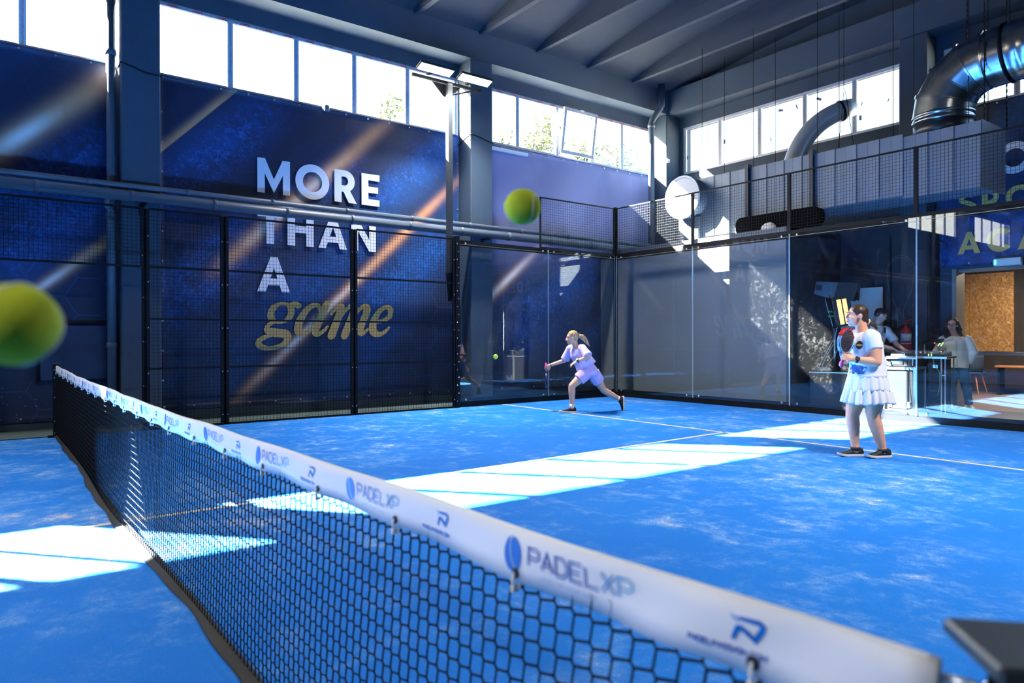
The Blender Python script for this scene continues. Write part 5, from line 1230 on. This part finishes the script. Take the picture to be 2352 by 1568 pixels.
MB().tube([j['aB']-dB*.05, j['aB']+dB*.03], [.039, .042], 14).build('sock', SOCK, A, True)
PSOLE = M('peach_shoe_sole', sc(232, 206, 194), .5); OLACE = M('orange_lace', sc(214, 96, 70), .6)
shoe(A, (1.972, 7.048, .003), (-.62, -.78, .01), UP, .27, BLACKRUB, PSOLE, OLACE, 'black trainer with pale peach sole')
shoe(A, (2.180, 7.965, .235), (.02, -.02, -1.0), (-.50, -.80, .0), .265, BLACKRUB, PSOLE, OLACE, 'black trainer with pale peach sole')
watch(A, lerp(j['elL'], j['wrL'], .88), j['wrL']-j['elL'], (.5, -.2, .85), 1.0)
MB().lathe([(.030, -.006), (.033, 0), (.030, .006)], lerp(j['elR'], j['wrR'], .95), 14, j['wrR']-j['elR']).build('wrist_strap', WATCH, A, True)

# ---- padel rackets
def racket(name, c, up, n, m_rim, m_face, m_rim2, grip, label, s=1., handle=.13):
    up = nrm(up); n = nrm(V(n)-up*V(n).dot(up)); sd = up.cross(n); c = V(c)
    root = thing(name, c - up*.26, label, 'racket')
    P = lambda a, b_, d=0: c + (sd*a + up*b_ + n*d)*s
    ax, az = .128, .140
    # drilled faces
    m = MB(); cell = .0205
    for zf in (-.017, .017):
        for i in range(-7, 8):
            for k in range(-8, 9):
                x, z = i*cell, k*cell
                rr_ = (x/ax)**2 + (z/az)**2
                if rr_ > 1.12: continue
                h = cell/2
                if rr_ < .62:
                    o8 = [(h*.58*math.cos(math.radians(45*q)), h*.58*math.sin(math.radians(45*q))) for q in range(8)]
                    sq = [(h,0),(h,h),(0,h),(-h,h),(-h,0),(-h,-h),(0,-h),(h,-h)]
                    vs = [P(x+a, z+b_, zf) for a, b_ in sq] + [P(x+a, z+b_, zf) for a, b_ in o8] + [P(x+a, z+b_, zf*.2) for a, b_ in o8]
                    m.add(vs, [(q, (q+1) % 8, 8+(q+1) % 8, 8+q) for q in range(8)] + [(8+q, 8+(q+1) % 8, 16+(q+1) % 8, 16+q) for q in range(8)])
                else: m.add([P(x-h, z-h, zf), P(x+h, z-h, zf), P(x+h, z+h, zf), P(x-h, z+h, zf)], [(0,1,2,3)])
    m.build('drilled_face', m_face, root)
    def arcring(a0, a1, N_):
        rs = []
        for i in range(N_+1):
            a = math.radians(lerp(a0, a1, i/N_)); co, si = math.cos(a), math.sin(a)
            rs.append([P(co*(ax+dx), si*(az+dx), dz) for dx, dz in ((-.014, -.019), (.004, -.019), (.008, -.012), (.008, .012), (.004, .019), (-.014, .019))])
        return rs
    MB().rings(arcring(20, 160, 24)).build('rim', m_rim, root, True); MB().rings(arcring(160, 380, 36)).build('rim', m_rim2, root, True)
    for k in (-1, 1): MB().tube([P(k*.055, -.125), P(k*.035, -.165), P(k*.012, -.195)], [.018*s, .017*s, .016*s], 8, True, 1).build('throat', m_rim2, root, True)
    MB().tube([P(0, -.18), P(0, -.20-handle)], [.0165*s, .0175*s], 12).build('grip', grip, root, True)
    MB().sphere(P(0, -.20-handle-.004), .019*s, 12, 8).build('butt_cap', grip, root, True)
    return root, P
PINK = M('pink_grip', sc(240, 70, 130), .6)
racket('padel_racket', (1.405, 6.885, .52), (.01, .01, -1), nrm((.605, .796, .05)), M('dark_blue_rim', sc(18, 40, 84), .4), M('dark_racket_face', sc(20, 26, 44), .5), M('dark_blue_rim'), PINK, 'dark blue padel racket hanging edge on from the lunging woman', .92, .10)

# ---- woman in white with racket
B = thing('person', (7.0, 6.48, 0), 'woman in white shirt and ruffled skirt holding a red racket', 'person')
SKB = skin_mat('warm_skin', sc(240, 172, 136))
j = dict(head=(6.925,6.462,1.455), neck=(6.965,6.51,1.30), shN=(7.10,6.44,1.235), elN=(7.150,6.405,.985), wrN=(7.000,6.265,1.010), shF=(6.835,6.60,1.235), elF=(6.76,6.55,1.00), wrF=(6.855,6.36,.985),
         chest=(6.975,6.53,1.16), waist=(7.0,6.535,.95), pel=(7.0,6.53,.80), hL=(6.92,6.51,.70), kL=(6.894,6.43,.425), aL=(6.925,6.425,.125), hR=(7.08,6.53,.70), kR=(7.085,6.475,.43), aR=(7.135,6.565,.105))
j = {k: V(v) for k, v in j.items()}
LB = nrm((.89, -.45, 0)); fB = nrm((-.45, -.89, 0))
b = MB()
trunk(b, [(j['pel']-V((0,0,.12)), .13, .11), (j['pel'], .185, .165), (j['waist'], .165, .150), (j['chest'], .165, .14), (lerp(j['chest'], j['neck'], .6), .15, .085), (j['neck'], .055, .055)], LB)
hF_ = nrm((-.66, -.75, .04)); P_, R_, S_ = head(b, j['head'], hF_, UP, 1.0)
chain(b, [j['neck']-V((0,0,.03)), j['head']+V((.02,.025,-.06))], [.062, .055])
chain(b, [j['shN'], lerp(j['shN'], j['elN'], .5), j['elN'], lerp(j['elN'], j['wrN'], .4), j['wrN']], [.064, .066, .050, .044, .029]); chain(b, [j['shF'], j['elF'], j['wrF']], [.062, .048, .028])
hand(b, j['wrN'], (-.5, -.45, .22), (-.5, .7, -.3), -1, .55, .98); hand(b, j['wrF'], (-.1, -.65, -.05), (.7, -.1, -.5), 1, .85, .98)
chain(b, [j['hL'], lerp(j['hL'], j['kL'], .5), j['kL'], lerp(j['kL'], j['aL'], .28), lerp(j['kL'], j['aL'], .6), j['aL'], j['aL']-V((0,0,.06))], [.105, .092, .066, .066, .056, .040, .042])
chain(b, [j['hR'], lerp(j['hR'], j['kR'], .5), j['kR'], lerp(j['kR'], j['aR'], .28), lerp(j['kR'], j['aR'], .6), j['aR'], j['aR']-V((0,0,.05))], [.105, .094, .068, .068, .057, .040, .042])
organic('body', b, SKB, B, .0060, 4)
face_parts(B, P_, R_, 1.0, M('dark_brow', sc(54, 38, 30), .7))
DARKH = hair_mat('dark_brown_hair', sc(36, 24, 20), sc(78, 54, 42))
b = MB(); b.sphere(P_(0, -.018, .043), (.083, .092, .083), 20, 12, R_); b.sphere(P_(0, -.06, -.01), (.074, .052, .062), 14, 8, R_)
pt = P_(0, -.118, -.055); chain(b, [P_(0, -.09, -.045), pt, pt+V((.03,.035,-.03)), pt+V((.055,.06,-.07))], [.03, .022, .028, .010])
hB_ = organic('hair', b, DARKH, B, .007, 3, disp=lambda p: .004*noise.noise(V((p.x*40, p.y*40, p.z*14))))
MB().lathe([(.020, -.008), (.030, -.005), (.031, .005), (.020, .008)], pt, 12, (.6, .7, -.3)).build('hair_tie', M('cream_hair_tie', sc(216, 206, 180), .7), hB_, True)
MB().sphere(P_(.088, -.008, -.038), .008, 8, 6).build('earring', M('gold_earring', sc(224, 176, 84), .25, .9), B, True)
WCOT = M('white_cotton', sc(226, 227, 230), .8, var=.02, bump=.15, bscale=60, bdist=.003)
b = MB()
trunk(b, [(j['pel']+V((0,0,.02)), .188, .168), (lerp(j['pel'], j['waist'], .5), .182, .165), (j['waist'], .172, .156), (lerp(j['waist'], j['chest'], .6), .172, .155), (j['chest'], .172, .152), (lerp(j['chest'], j['neck'], .55), .168, .105), (lerp(j['chest'], j['neck'], .95), .078, .074)], LB)
for s_, e_, q in (('shN', 'elN', .50), ('shF', 'elF', .55)):
    chain(b, [lerp(j[s_], j['neck'], .2), j[s_]], [.072, .078]); b.tube([lerp(j[s_], j[e_], t) for t in (0, q*.5, q)], [.078, .079, .079], 16)
sB = organic('shirt', b, WCOT, B, .0095, 5, disp=folds(.0055, 9, 5))
nB = nrm(fB*.75 + V((.796, -.605, 0))*.65); uB = UP.cross(nB)
circ = lambda rx, ry, n=20: [(rx*math.cos(2*PI*i/n), ry*math.sin(2*PI*i/n)) for i in range(n)]
ec = V((6.99, 6.40, 1.155)) 
decal(B, sB, ec, uB, UP, circ(.037, .042), nB, M('dark_badge_print', sc(40, 40, 36), .6, var=.5, scale=60), 'chest_badge')
decal(B, sB, ec, uB, UP, circ(.033, .012), nB, M('gold_badge_print', sc(206, 168, 74), .6, var=.4, scale=70), 'chest_badge', .0032)
decal(B, sB, V((6.945, 6.40, .90)), uB, UP, [(-.10, -.05), (-.02, -.07), (.07, -.068), (.10, -.03), (.125, .03), (.07, .045), (.0, .055), (-.06, .06), (-.10, .02)], nB, M('blue_shirt_print', sc(70, 100, 150), .7, var=.6, scale=28), 'shirt_print')
# ruffled two tier skirt
SK = M('white_skirt_cotton', sc(222, 223, 228), .8, bump=.15, bscale=50, bdist=.003)
def skirt_tier(z0, z1, a0, a1, b0, b1, amp0, amp1, npl, seed, name):
    m = MB(); N_ = 144; rs = []
    c0 = V((7.0, 6.525, 0))
    rows = 8
    def ring(t, inn):
        z = lerp(z0, z1, t); r = []
        for k in range(N_):
            q = 2*PI*k/N_; ph = npl*q + 1.6*math.sin(2*q+seed) + .8*math.sin(5*q+seed*2)
            am = lerp(amp0, amp1, t); w_ = 1 + am*(math.sin(ph) + .35*math.sin(2.3*ph+1))
            a = lerp(a0, a1, t**.8) - inn; bb = lerp(b0, b1, t**.8) - inn
            r.append(c0 + LB*a*w_*math.cos(q) + fB*bb*w_*math.sin(q) + V((0, 0, z + .008*math.sin(3*q+seed)*t)))
        return r
    rs = [ring(i/rows, 0) for i in range(rows+1)] + [ring(i/rows, .006) for i in range(rows, -1, -1)]
    m.rings(rs, caps=False); return m.build(name, SK, B, True)
skirt_tier(.850, .685, .186, .222, .168, .206, .016, .045, 17, 1, 'skirt'); skirt_tier(.700, .555, .218, .252, .203, .238, .045, .075, 21, 2, 'skirt_ruffle')
m = MB(); m.rings([[V((7.0,6.525,z)) + LB*a*math.cos(2*PI*k/40) + fB*a*.92*math.sin(2*PI*k/40) for k in range(40)] for a, z in ((.190, .858), (.195, .852), (.194, .825), (.188, .82))], caps=False).build('waistband', SK, B, True)
BSHOE = M('black_mesh_shoe', sc(22, 23, 27), .65, bump=.3, bscale=180, bdist=.001); GSOLE = M('grey_white_sole', sc(214, 212, 210), .5)
shoe(B, (6.972, 6.492, .003), (-.62, -.80, 0), UP, .255, BSHOE, GSOLE, BSHOE, 'black trainer with pale grey sole'); shoe(B, (7.178, 6.640, .003), (-.46, -.88, 0), UP, .265, BSHOE, GSOLE, BSHOE, 'black trainer with pale grey sole')
MB().tube([j['aL']-V((0,0,.025)), j['aL']-V((0,0,.06))], [.044, .046], 14).build('sock', BSHOE, B, True); MB().tube([j['aR']-V((0,0,.012)), j['aR']-V((0,0,.05))], [.044, .046], 14).build('sock', BSHOE, B, True)
watch(B, lerp(j['elN'], j['wrN'], .90), j['wrN']-j['elN'], (.8, -.55, .3), 1.05)
racket('padel_racket', (6.905, 6.268, 1.195), (.10, .12, .98), (.97, -.08, -.10), M('red_rim', sc(206, 30, 38), .25), M('graphite_racket_face', sc(58, 52, 58), .35, var=.3, scale=16), M('blue_white_rim', sc(120, 160, 200), .3, var=.6, scale=9), PINK, 'red and graphite padel racket held by the woman in white', .92, .075)

# ---- man at the mixing deck
D = thing('person', (4.56, 11.88, 0), 'dark haired man in white shirt bent over the decks', 'person')
j = dict(head=(4.61,11.925,1.625), neck=(4.56,11.87,1.47), shL=(4.58,11.68,1.36), shR=(4.66,12.06,1.36), elL=(4.66,11.70,1.10), wrL=(4.86,11.80,1.045), elR=(4.82,12.08,1.10), wrR=(4.98,11.95,1.04), chest=(4.55,11.87,1.27), waist=(4.50,11.87,1.02), pel=(4.49,11.87,.86))
j = {k: V(v) for k, v in j.items()}; LD = nrm((-.2, -1, 0)); fD = nrm((.98, .15, 0))
b = MB(); trunk(b, [(j['pel']-V((0,0,.1)), .13, .1), (j['pel'], .165, .125), (j['waist'], .15, .11), (j['chest'], .17, .12), (lerp(j['chest'], j['neck'], .6), .165, .085), (j['neck'], .06, .058)], LD)
hF_ = nrm((.66, .62, -.45)); P_, R_, S_ = head(b, j['head'], hF_, UP, 1.04); chain(b, [j['neck']-V((0,0,.03)), j['head']-V((.02,.02,.05))], [.062, .058])
for s_ in 'LR':
    chain(b, [j['sh'+s_], j['el'+s_], j['wr'+s_]], [.055, .043, .03]); hand(b, j['wr'+s_], (.7, .1, -.3), (0, 0, -1), 1 if s_ == 'L' else -1, .4)
for k in (-1, 1): chain(b, [j['pel']+LD*.09*k-V((0,0,.05)), V((4.50, 11.87, .48))+LD*.10*k, V((4.47, 11.87, .08))+LD*.11*k], [.085, .058, .04])
organic('body', b, skin_mat('fair_skin', sc(222, 172, 150)), D, .0068, 4); face_parts(D, P_, R_, 1.04, M('dark_brow'))
b = MB(); b.sphere(P_(0, -.022, .044), (.084, .096, .086), 20, 12, R_); b.sphere(P_(0, -.055, .0), (.078, .055, .06), 12, 8, R_); organic('hair', b, DARKH, D, .007, 3)
b = MB(); trunk(b, [(j['pel']+V((0,0,.0)), .185, .145), (j['waist'], .175, .135), (j['chest'], .188, .140), (lerp(j['chest'], j['neck'], .55), .175, .10), (lerp(j['chest'], j['neck'], .93), .085, .078)], LD)
for s_ in 'LR':
    chain(b, [lerp(j['sh'+s_], j['neck'], .15), j['sh'+s_]], [.07, .072]); b.tube([lerp(j['sh'+s_], j['el'+s_], t) for t in (0, .35, .75)], [.072, .073, .074], 14)
organic('shirt', b, M('white_tee', sc(226, 226, 226), .8, bump=.15, bscale=60, bdist=.003), D, .0095, 5, disp=folds(.006, 9, 11))
b = MB(); trunk(b, [(j['pel']-V((0,0,.12)), .15, .12), (j['pel']+V((0,0,.02)), .178, .138)], LD)
for k in (-1, 1): b.tube([j['pel']+LD*.09*k-V((0,0,.04)), V((4.50, 11.87, .48))+LD*.10*k, V((4.47, 11.87, .06))+LD*.11*k], [.098, .078, .07], 14)
organic('trousers', b, M('dark_trousers', sc(44, 46, 54), .8), D, .012, 4)
for k in (-1, 1): shoe(D, V((4.43, 11.87, .0))+LD*.11*k, (1, .1, 0), UP, .28, BLACKRUB, WSOLE, BLACKRUB)
MB().obox(V((4.74, 11.80, 1.36)), (.006, .03, .05)).build('hanging_sunglasses', WATCH, D)

# ---- woman with curly hair and glass by the door
E_ = thing('person', (5.63, 12.62, 0), 'curly haired woman in white blouse and jeans holding a glass', 'person')
j = dict(head=(5.535,12.565,1.435), neck=(5.56,12.60,1.27), shR=(5.455,12.45,1.205), elR=(5.395,12.385,.985), wrR=(5.475,12.345,.955), shL=(5.665,12.73,1.215), elL=(5.725,12.80,1.0), wrL=(5.69,12.75,.755),
         chest=(5.555,12.60,1.12), waist=(5.565,12.61,.95), pel=(5.575,12.62,.80), hR=(5.53,12.56,.74), kR=(5.54,12.56,.42), aR=(5.555,12.565,.10), hL=(5.63,12.69,.74), kL=(5.655,12.72,.42), aL=(5.69,12.75,.10))
cE = V((5.575, 12.62, 0)); RE = rotz(math.radians(-36)); rc = lambda p: cE + RE @ (V(p)-cE)
j = {k: rc(v) for k, v in j.items()}; LE = nrm(RE @ V((.6, .8, 0))); fE = nrm(RE @ V((.8, -.6, 0)))
b = MB(); trunk(b, [(j['pel']-V((0,0,.1)), .12, .10), (j['pel'], .16, .125), (j['waist'], .13, .105), (j['chest'], .145, .12), (lerp(j['chest'], j['neck'], .6), .135, .08), (j['neck'], .048, .05)], LE)
P_, R_, S_ = head(b, j['head'], nrm((.16, -.98, -.04)), UP, .98); chain(b, [j['neck']-V((0,0,.03)), j['head']-V((0,0,.06))], [.052, .05])
for s_ in 'LR': chain(b, [j['sh'+s_], j['el'+s_], j['wr'+s_]], [.05, .04, .028])
hand(b, j['wrR'], RE @ V((.55, -.35, .1)), (-.1, -.2, .9), -1, .85, .95); hand(b, j['wrL'], (.05, -.1, -1), RE @ V((-.6, -.7, 0)), 1, .4, .95)
for s_ in 'LR': chain(b, [j['h'+s_], j['k'+s_], j['a'+s_]], [.085, .056, .036])
organic('body', b, skin_mat('rosy_skin', sc(216, 160, 138)), E_, .0068, 4); face_parts(E_, P_, R_, .98, M('dark_brow'))
CURL = hair_mat('curly_brown_hair', sc(30, 20, 16), sc(70, 48, 36))
b = MB(); b.sphere(P_(0, -.028, .035), (.086, .092, .088), 18, 12, R_)
for k in (-1, 1): chain(b, [P_(k*.07, -.035, .03), P_(k*.09, -.045, -.07), P_(k*.105, -.03, -.16), P_(k*.11, .01, -.215)], [.038, .042, .045, .026])
organic('hair', b, CURL, E_, .008, 2, disp=lambda p: .014*noise.noise(V((p.x*22, p.y*22, p.z*22))) + .006*noise.noise(V((p.x*60, p.y*60, p.z*60))))
rnd = random.Random(4); cu = MB()
for q in range(110):
    a = rnd.uniform(1.35, 2*PI-1.35); st = P_(math.sin(a)*.082*rnd.uniform(.9, 1.1), math.cos(a)*.09-.02 if math.cos(a) < .55 else .03, rnd.uniform(-.04, .09)); ln = rnd.uniform(.12, .24)
    pts = []; out = (st - P_(0, -.02, st.z*0)).normalized()*.05; ph = rnd.uniform(0, 6)
    for i in range(15):
        t = i/14; pts.append(st + V((out.x*t*1.2, out.y*t*1.2, -ln*t)) + V((math.cos(ph+t*15), math.sin(ph+t*15), 0))*.011*(.4+t))
    cu.tube(pts, [.0055*(1-.6*abs(2*i/14-.7)) for i in range(15)], 5)
cu.build('hair_curls', CURL, E_, True, kind='stuff')
gl_ = M('thin_spectacle_frame', sc(90, 96, 150), .3, .6)
for k in (-1, 1): MB().tube([P_(k*.032+.022*math.cos(q*PI/8), .098, .012+.018*math.sin(q*PI/8)) for q in range(17)], .0016, 5).build('spectacle_rim', gl_, E_, True)
MB().tube([P_(-.012, .1, .014), P_(.012, .1, .014)], .0016, 5).build('spectacle_bridge', gl_, E_)
BLO = M('white_blouse', sc(232, 230, 226), .8, var=.03, bump=.15, bscale=40, bdist=.004)
b = MB(); trunk(b, [(j['pel']-V((0,0,.09)), .185, .150), (j['pel'], .190, .155), (j['waist'], .178, .145), (j['chest'], .175, .145), (lerp(j['chest'], j['neck'], .55), .160, .10), (lerp(j['chest'], j['neck'], .9), .085, .078)], LE)
for s_ in 'LR':
    b.tube([lerp(j['sh'+s_], j['neck'], .15), j['sh'+s_], lerp(j['sh'+s_], j['el'+s_], .5), j['el'+s_], lerp(j['el'+s_], j['wr'+s_], .5), lerp(j['el'+s_], j['wr'+s_], .88)], [.062, .068, .070, .072, .066, .046], 16)
sE = organic('blouse', b, BLO, E_, .0095, 4, disp=folds(.010, 9, 2))
bt = MB()
bvE = BVHTree.FromPolygons([v.co for v in sE.data.vertices], [p.vertices for p in sE.data.polygons])
pk = []
for k in range(20):
    q = lerp(rc((5.57, 12.61, 1.19)), rc((5.585, 12.615, .74)), k/19) - ORG[E_.name]; hit = bvE.ray_cast(q+fE*.4, -fE)
    if hit[0] is not None: pk.append(hit[0]+ORG[E_.name]+fE*.003)
if len(pk) > 2: MB().tube(pk, .006, 6).build('button_placket', BLO, E_, True)
for p in pk[3::5]: MB().sphere(p+fE*.005, .006, 8, 6).build('button', M('pearl_button', sc(206, 196, 180), .3), E_, True)
JEAN = M('blue_denim', sc(74, 112, 146), .85, var=.25, scale=7, bump=.3, bscale=150, bdist=.001)
b = MB(); trunk(b, [(j['pel']-V((0,0,.12)), .15, .12), (j['pel']+V((0,0,.03)), .172, .135)], LE)
for s_ in 'LR': b.tube([j['h'+s_]+V((0,0,.02)), lerp(j['h'+s_], j['k'+s_], .5), j['k'+s_], lerp(j['k'+s_], j['a'+s_], .5), j['a'+s_]-V((0,0,.015))], [.105, .092, .074, .066, .062], 16)
organic('jeans', b, JEAN, E_, .0095, 4, disp=folds(.006, 12, 6, (1, 1, 1.5)))
CRSH = M('cream_trainer', sc(222, 214, 202), .6)
shoe(E_, j['aR']+RE @ V((-.05, .035, -.098)), RE @ V((.75, -.66, 0)), UP, .25, CRSH, WSOLE, CRSH, 'cream trainer'); shoe(E_, j['aL']+RE @ V((-.05, .02, -.098)), RE @ V((.95, -.25, 0)), UP, .25, CRSH, WSOLE, CRSH, 'cream trainer')
gC = rc((5.535, 12.325, 0)); fg = thing('champagne_glass', (gC.x, gC.y, .925), 'tall champagne glass in the curly haired woman hand', 'glass')
MB().lathe([(.001, 0), (.028, .002), (.004, .01), (.004, .07), (.016, .09), (.027, .14), (.026, .21), (.024, .21), (.025, .14), (.014, .095), (.001, .085)], (gC.x, gC.y, .925), 20).build('glass_bowl', PANE, fg, True)
MB().lathe([(.001, .087), (.013, .095), (.0235, .14), (.0235, .175), (.001, .175)], (gC.x, gC.y, .925), 16).build('champagne', M('pale_champagne', sc(226, 214, 150), .15), fg, True)

# ------------------------------------------------------------------ balls in the air
FELT = M('yellow_green_felt', sc(206, 226, 52), .9, bump=.5, bscale=300, bdist=.002); SEAM = M('pale_seam_rubber', sc(232, 236, 214), .7)
def ball(c, label, ax):
    root = MB().sphere(c, .0335, 32, 20).build('padel_ball', FELT, None, True, label, 'ball', 'padel balls in the air')
    R = Matrix.Rotation(ax, 3, 'Y') @ Matrix.Rotation(ax*1.7, 3, 'X')
    pts = []
    for i in range(61):
        t = 2*PI*i/60; x, y = math.cos(t)*(1+.0), math.sin(t); z = .55*math.sin(2*t); p = V((x, y, z)).normalized()*.0335; pts.append(V(c) + R @ p)
    MB().tube(pts, .0014, 6, False).build('seam', SEAM, root, True)
ball((9.543, -.005, 1.473), 'blurred yellow green ball in front of the lilac banner', .5)
ball((9.868, -.785, 1.242), 'large blurred yellow green ball close to the camera', 1.9)
ball((2.867, 4.76, .985), 'small sharp yellow green ball approaching the lunging woman', 1.1)

# ------------------------------------------------------------------ trees outside the side windows
LEAF = []
for i, c in enumerate(((.016, .030, .004, 1), (.024, .034, .005, 1), (.012, .027, .005, 1))):
    t = NT('leaf_green_%d' % i); d = t.n('ShaderNodeBsdfDiffuse'); d.inputs[0].default_value = c; tr = t.n('ShaderNodeBsdfTranslucent'); tr.inputs[0].default_value = c
    mx = t.n('ShaderNodeMixShader'); mx.inputs[0].default_value = .45; t.t.links.new(d.outputs[0], mx.inputs[1]); t.t.links.new(tr.outputs[0], mx.inputs[2]); t.t.links.new(mx.outputs[0], t.out.inputs[0]); LEAF.append(t.m)
BARK = M('grey_bark', sc(110, 96, 80), .9, var=.3)
def tree(x, y, h, w_, label, seed, nb=16):
    r = random.Random(seed); root = thing('tree', (x, y, -.3), label, 'tree', 'trees outside the side windows')
    tk_ = MB().tube([(x, y, -.3), (x+.05, y+.05, h*.5), (x, y, h*.92)], [.12, .08, .015], 8)
    lv = MB()
    for k in range(nb):
        z0 = h*r.uniform(.62, .93); a = r.uniform(0, 2*PI); L_ = w_*r.uniform(.5, 1)*(1.15-.6*(z0/h)); up_ = r.uniform(.3, .9)
        p0 = V((x, y, z0)); p1 = p0 + V((math.cos(a)*L_, math.sin(a)*L_, up_*L_)); pm = lerp(p0, p1, .5) + V((0, 0, .1))
        if p1.z > h: p1.z = h
        tk_.tube([p0, pm, p1], [.03, .018, .006], 5)
        for q in range(46):
            t = r.uniform(.25, 1.05); c = lerp(p0, p1, t) + V((r.gauss(0, .16), r.gauss(0, .16), r.gauss(0, .13)))
            d = nrm((r.gauss(0, 1), r.gauss(0, 1), r.gauss(-.4, .5))); s_ = nrm(d.cross(V((r.gauss(0,1), r.gauss(0,1), r.gauss(0,1))))); ln = r.uniform(.10, .17); wd = ln*.42; nn = d.cross(s_)*.012
            lv.add([c, c+d*ln*.5+s_*wd*.5+nn, c+d*ln, c+d*ln*.5-s_*wd*.5+nn], [(0, 1, 2), (0, 2, 3)])
    tk_.build('trunk', BARK, root, True); lv.build('foliage', LEAF[seed % 3], root, kind='stuff')
tree(-4.6, 6.8, 7.25, .8, 'leafy green tree seen through the large slogan window', 3, 16)
tree(-4.6, 10.35, 7.25, .5, 'slim bright green tree behind the window left of the open sash', 1, 14); tree(-4.6, 11.75, 7.75, .75, 'full bright green tree behind the window beside the open sash', 4, 24)
tree(-4.6, 13.1, 7.5, .6, 'pale green tree behind the tilted open sash', 7, 16); tree(-4.6, 14.6, 7.45, .9, 'feathery green tree behind the last side windows', 5, 22); tree(-5.2, 16.4, 7.2, .8, 'farthest green tree beyond the hall corner', 8, 16)
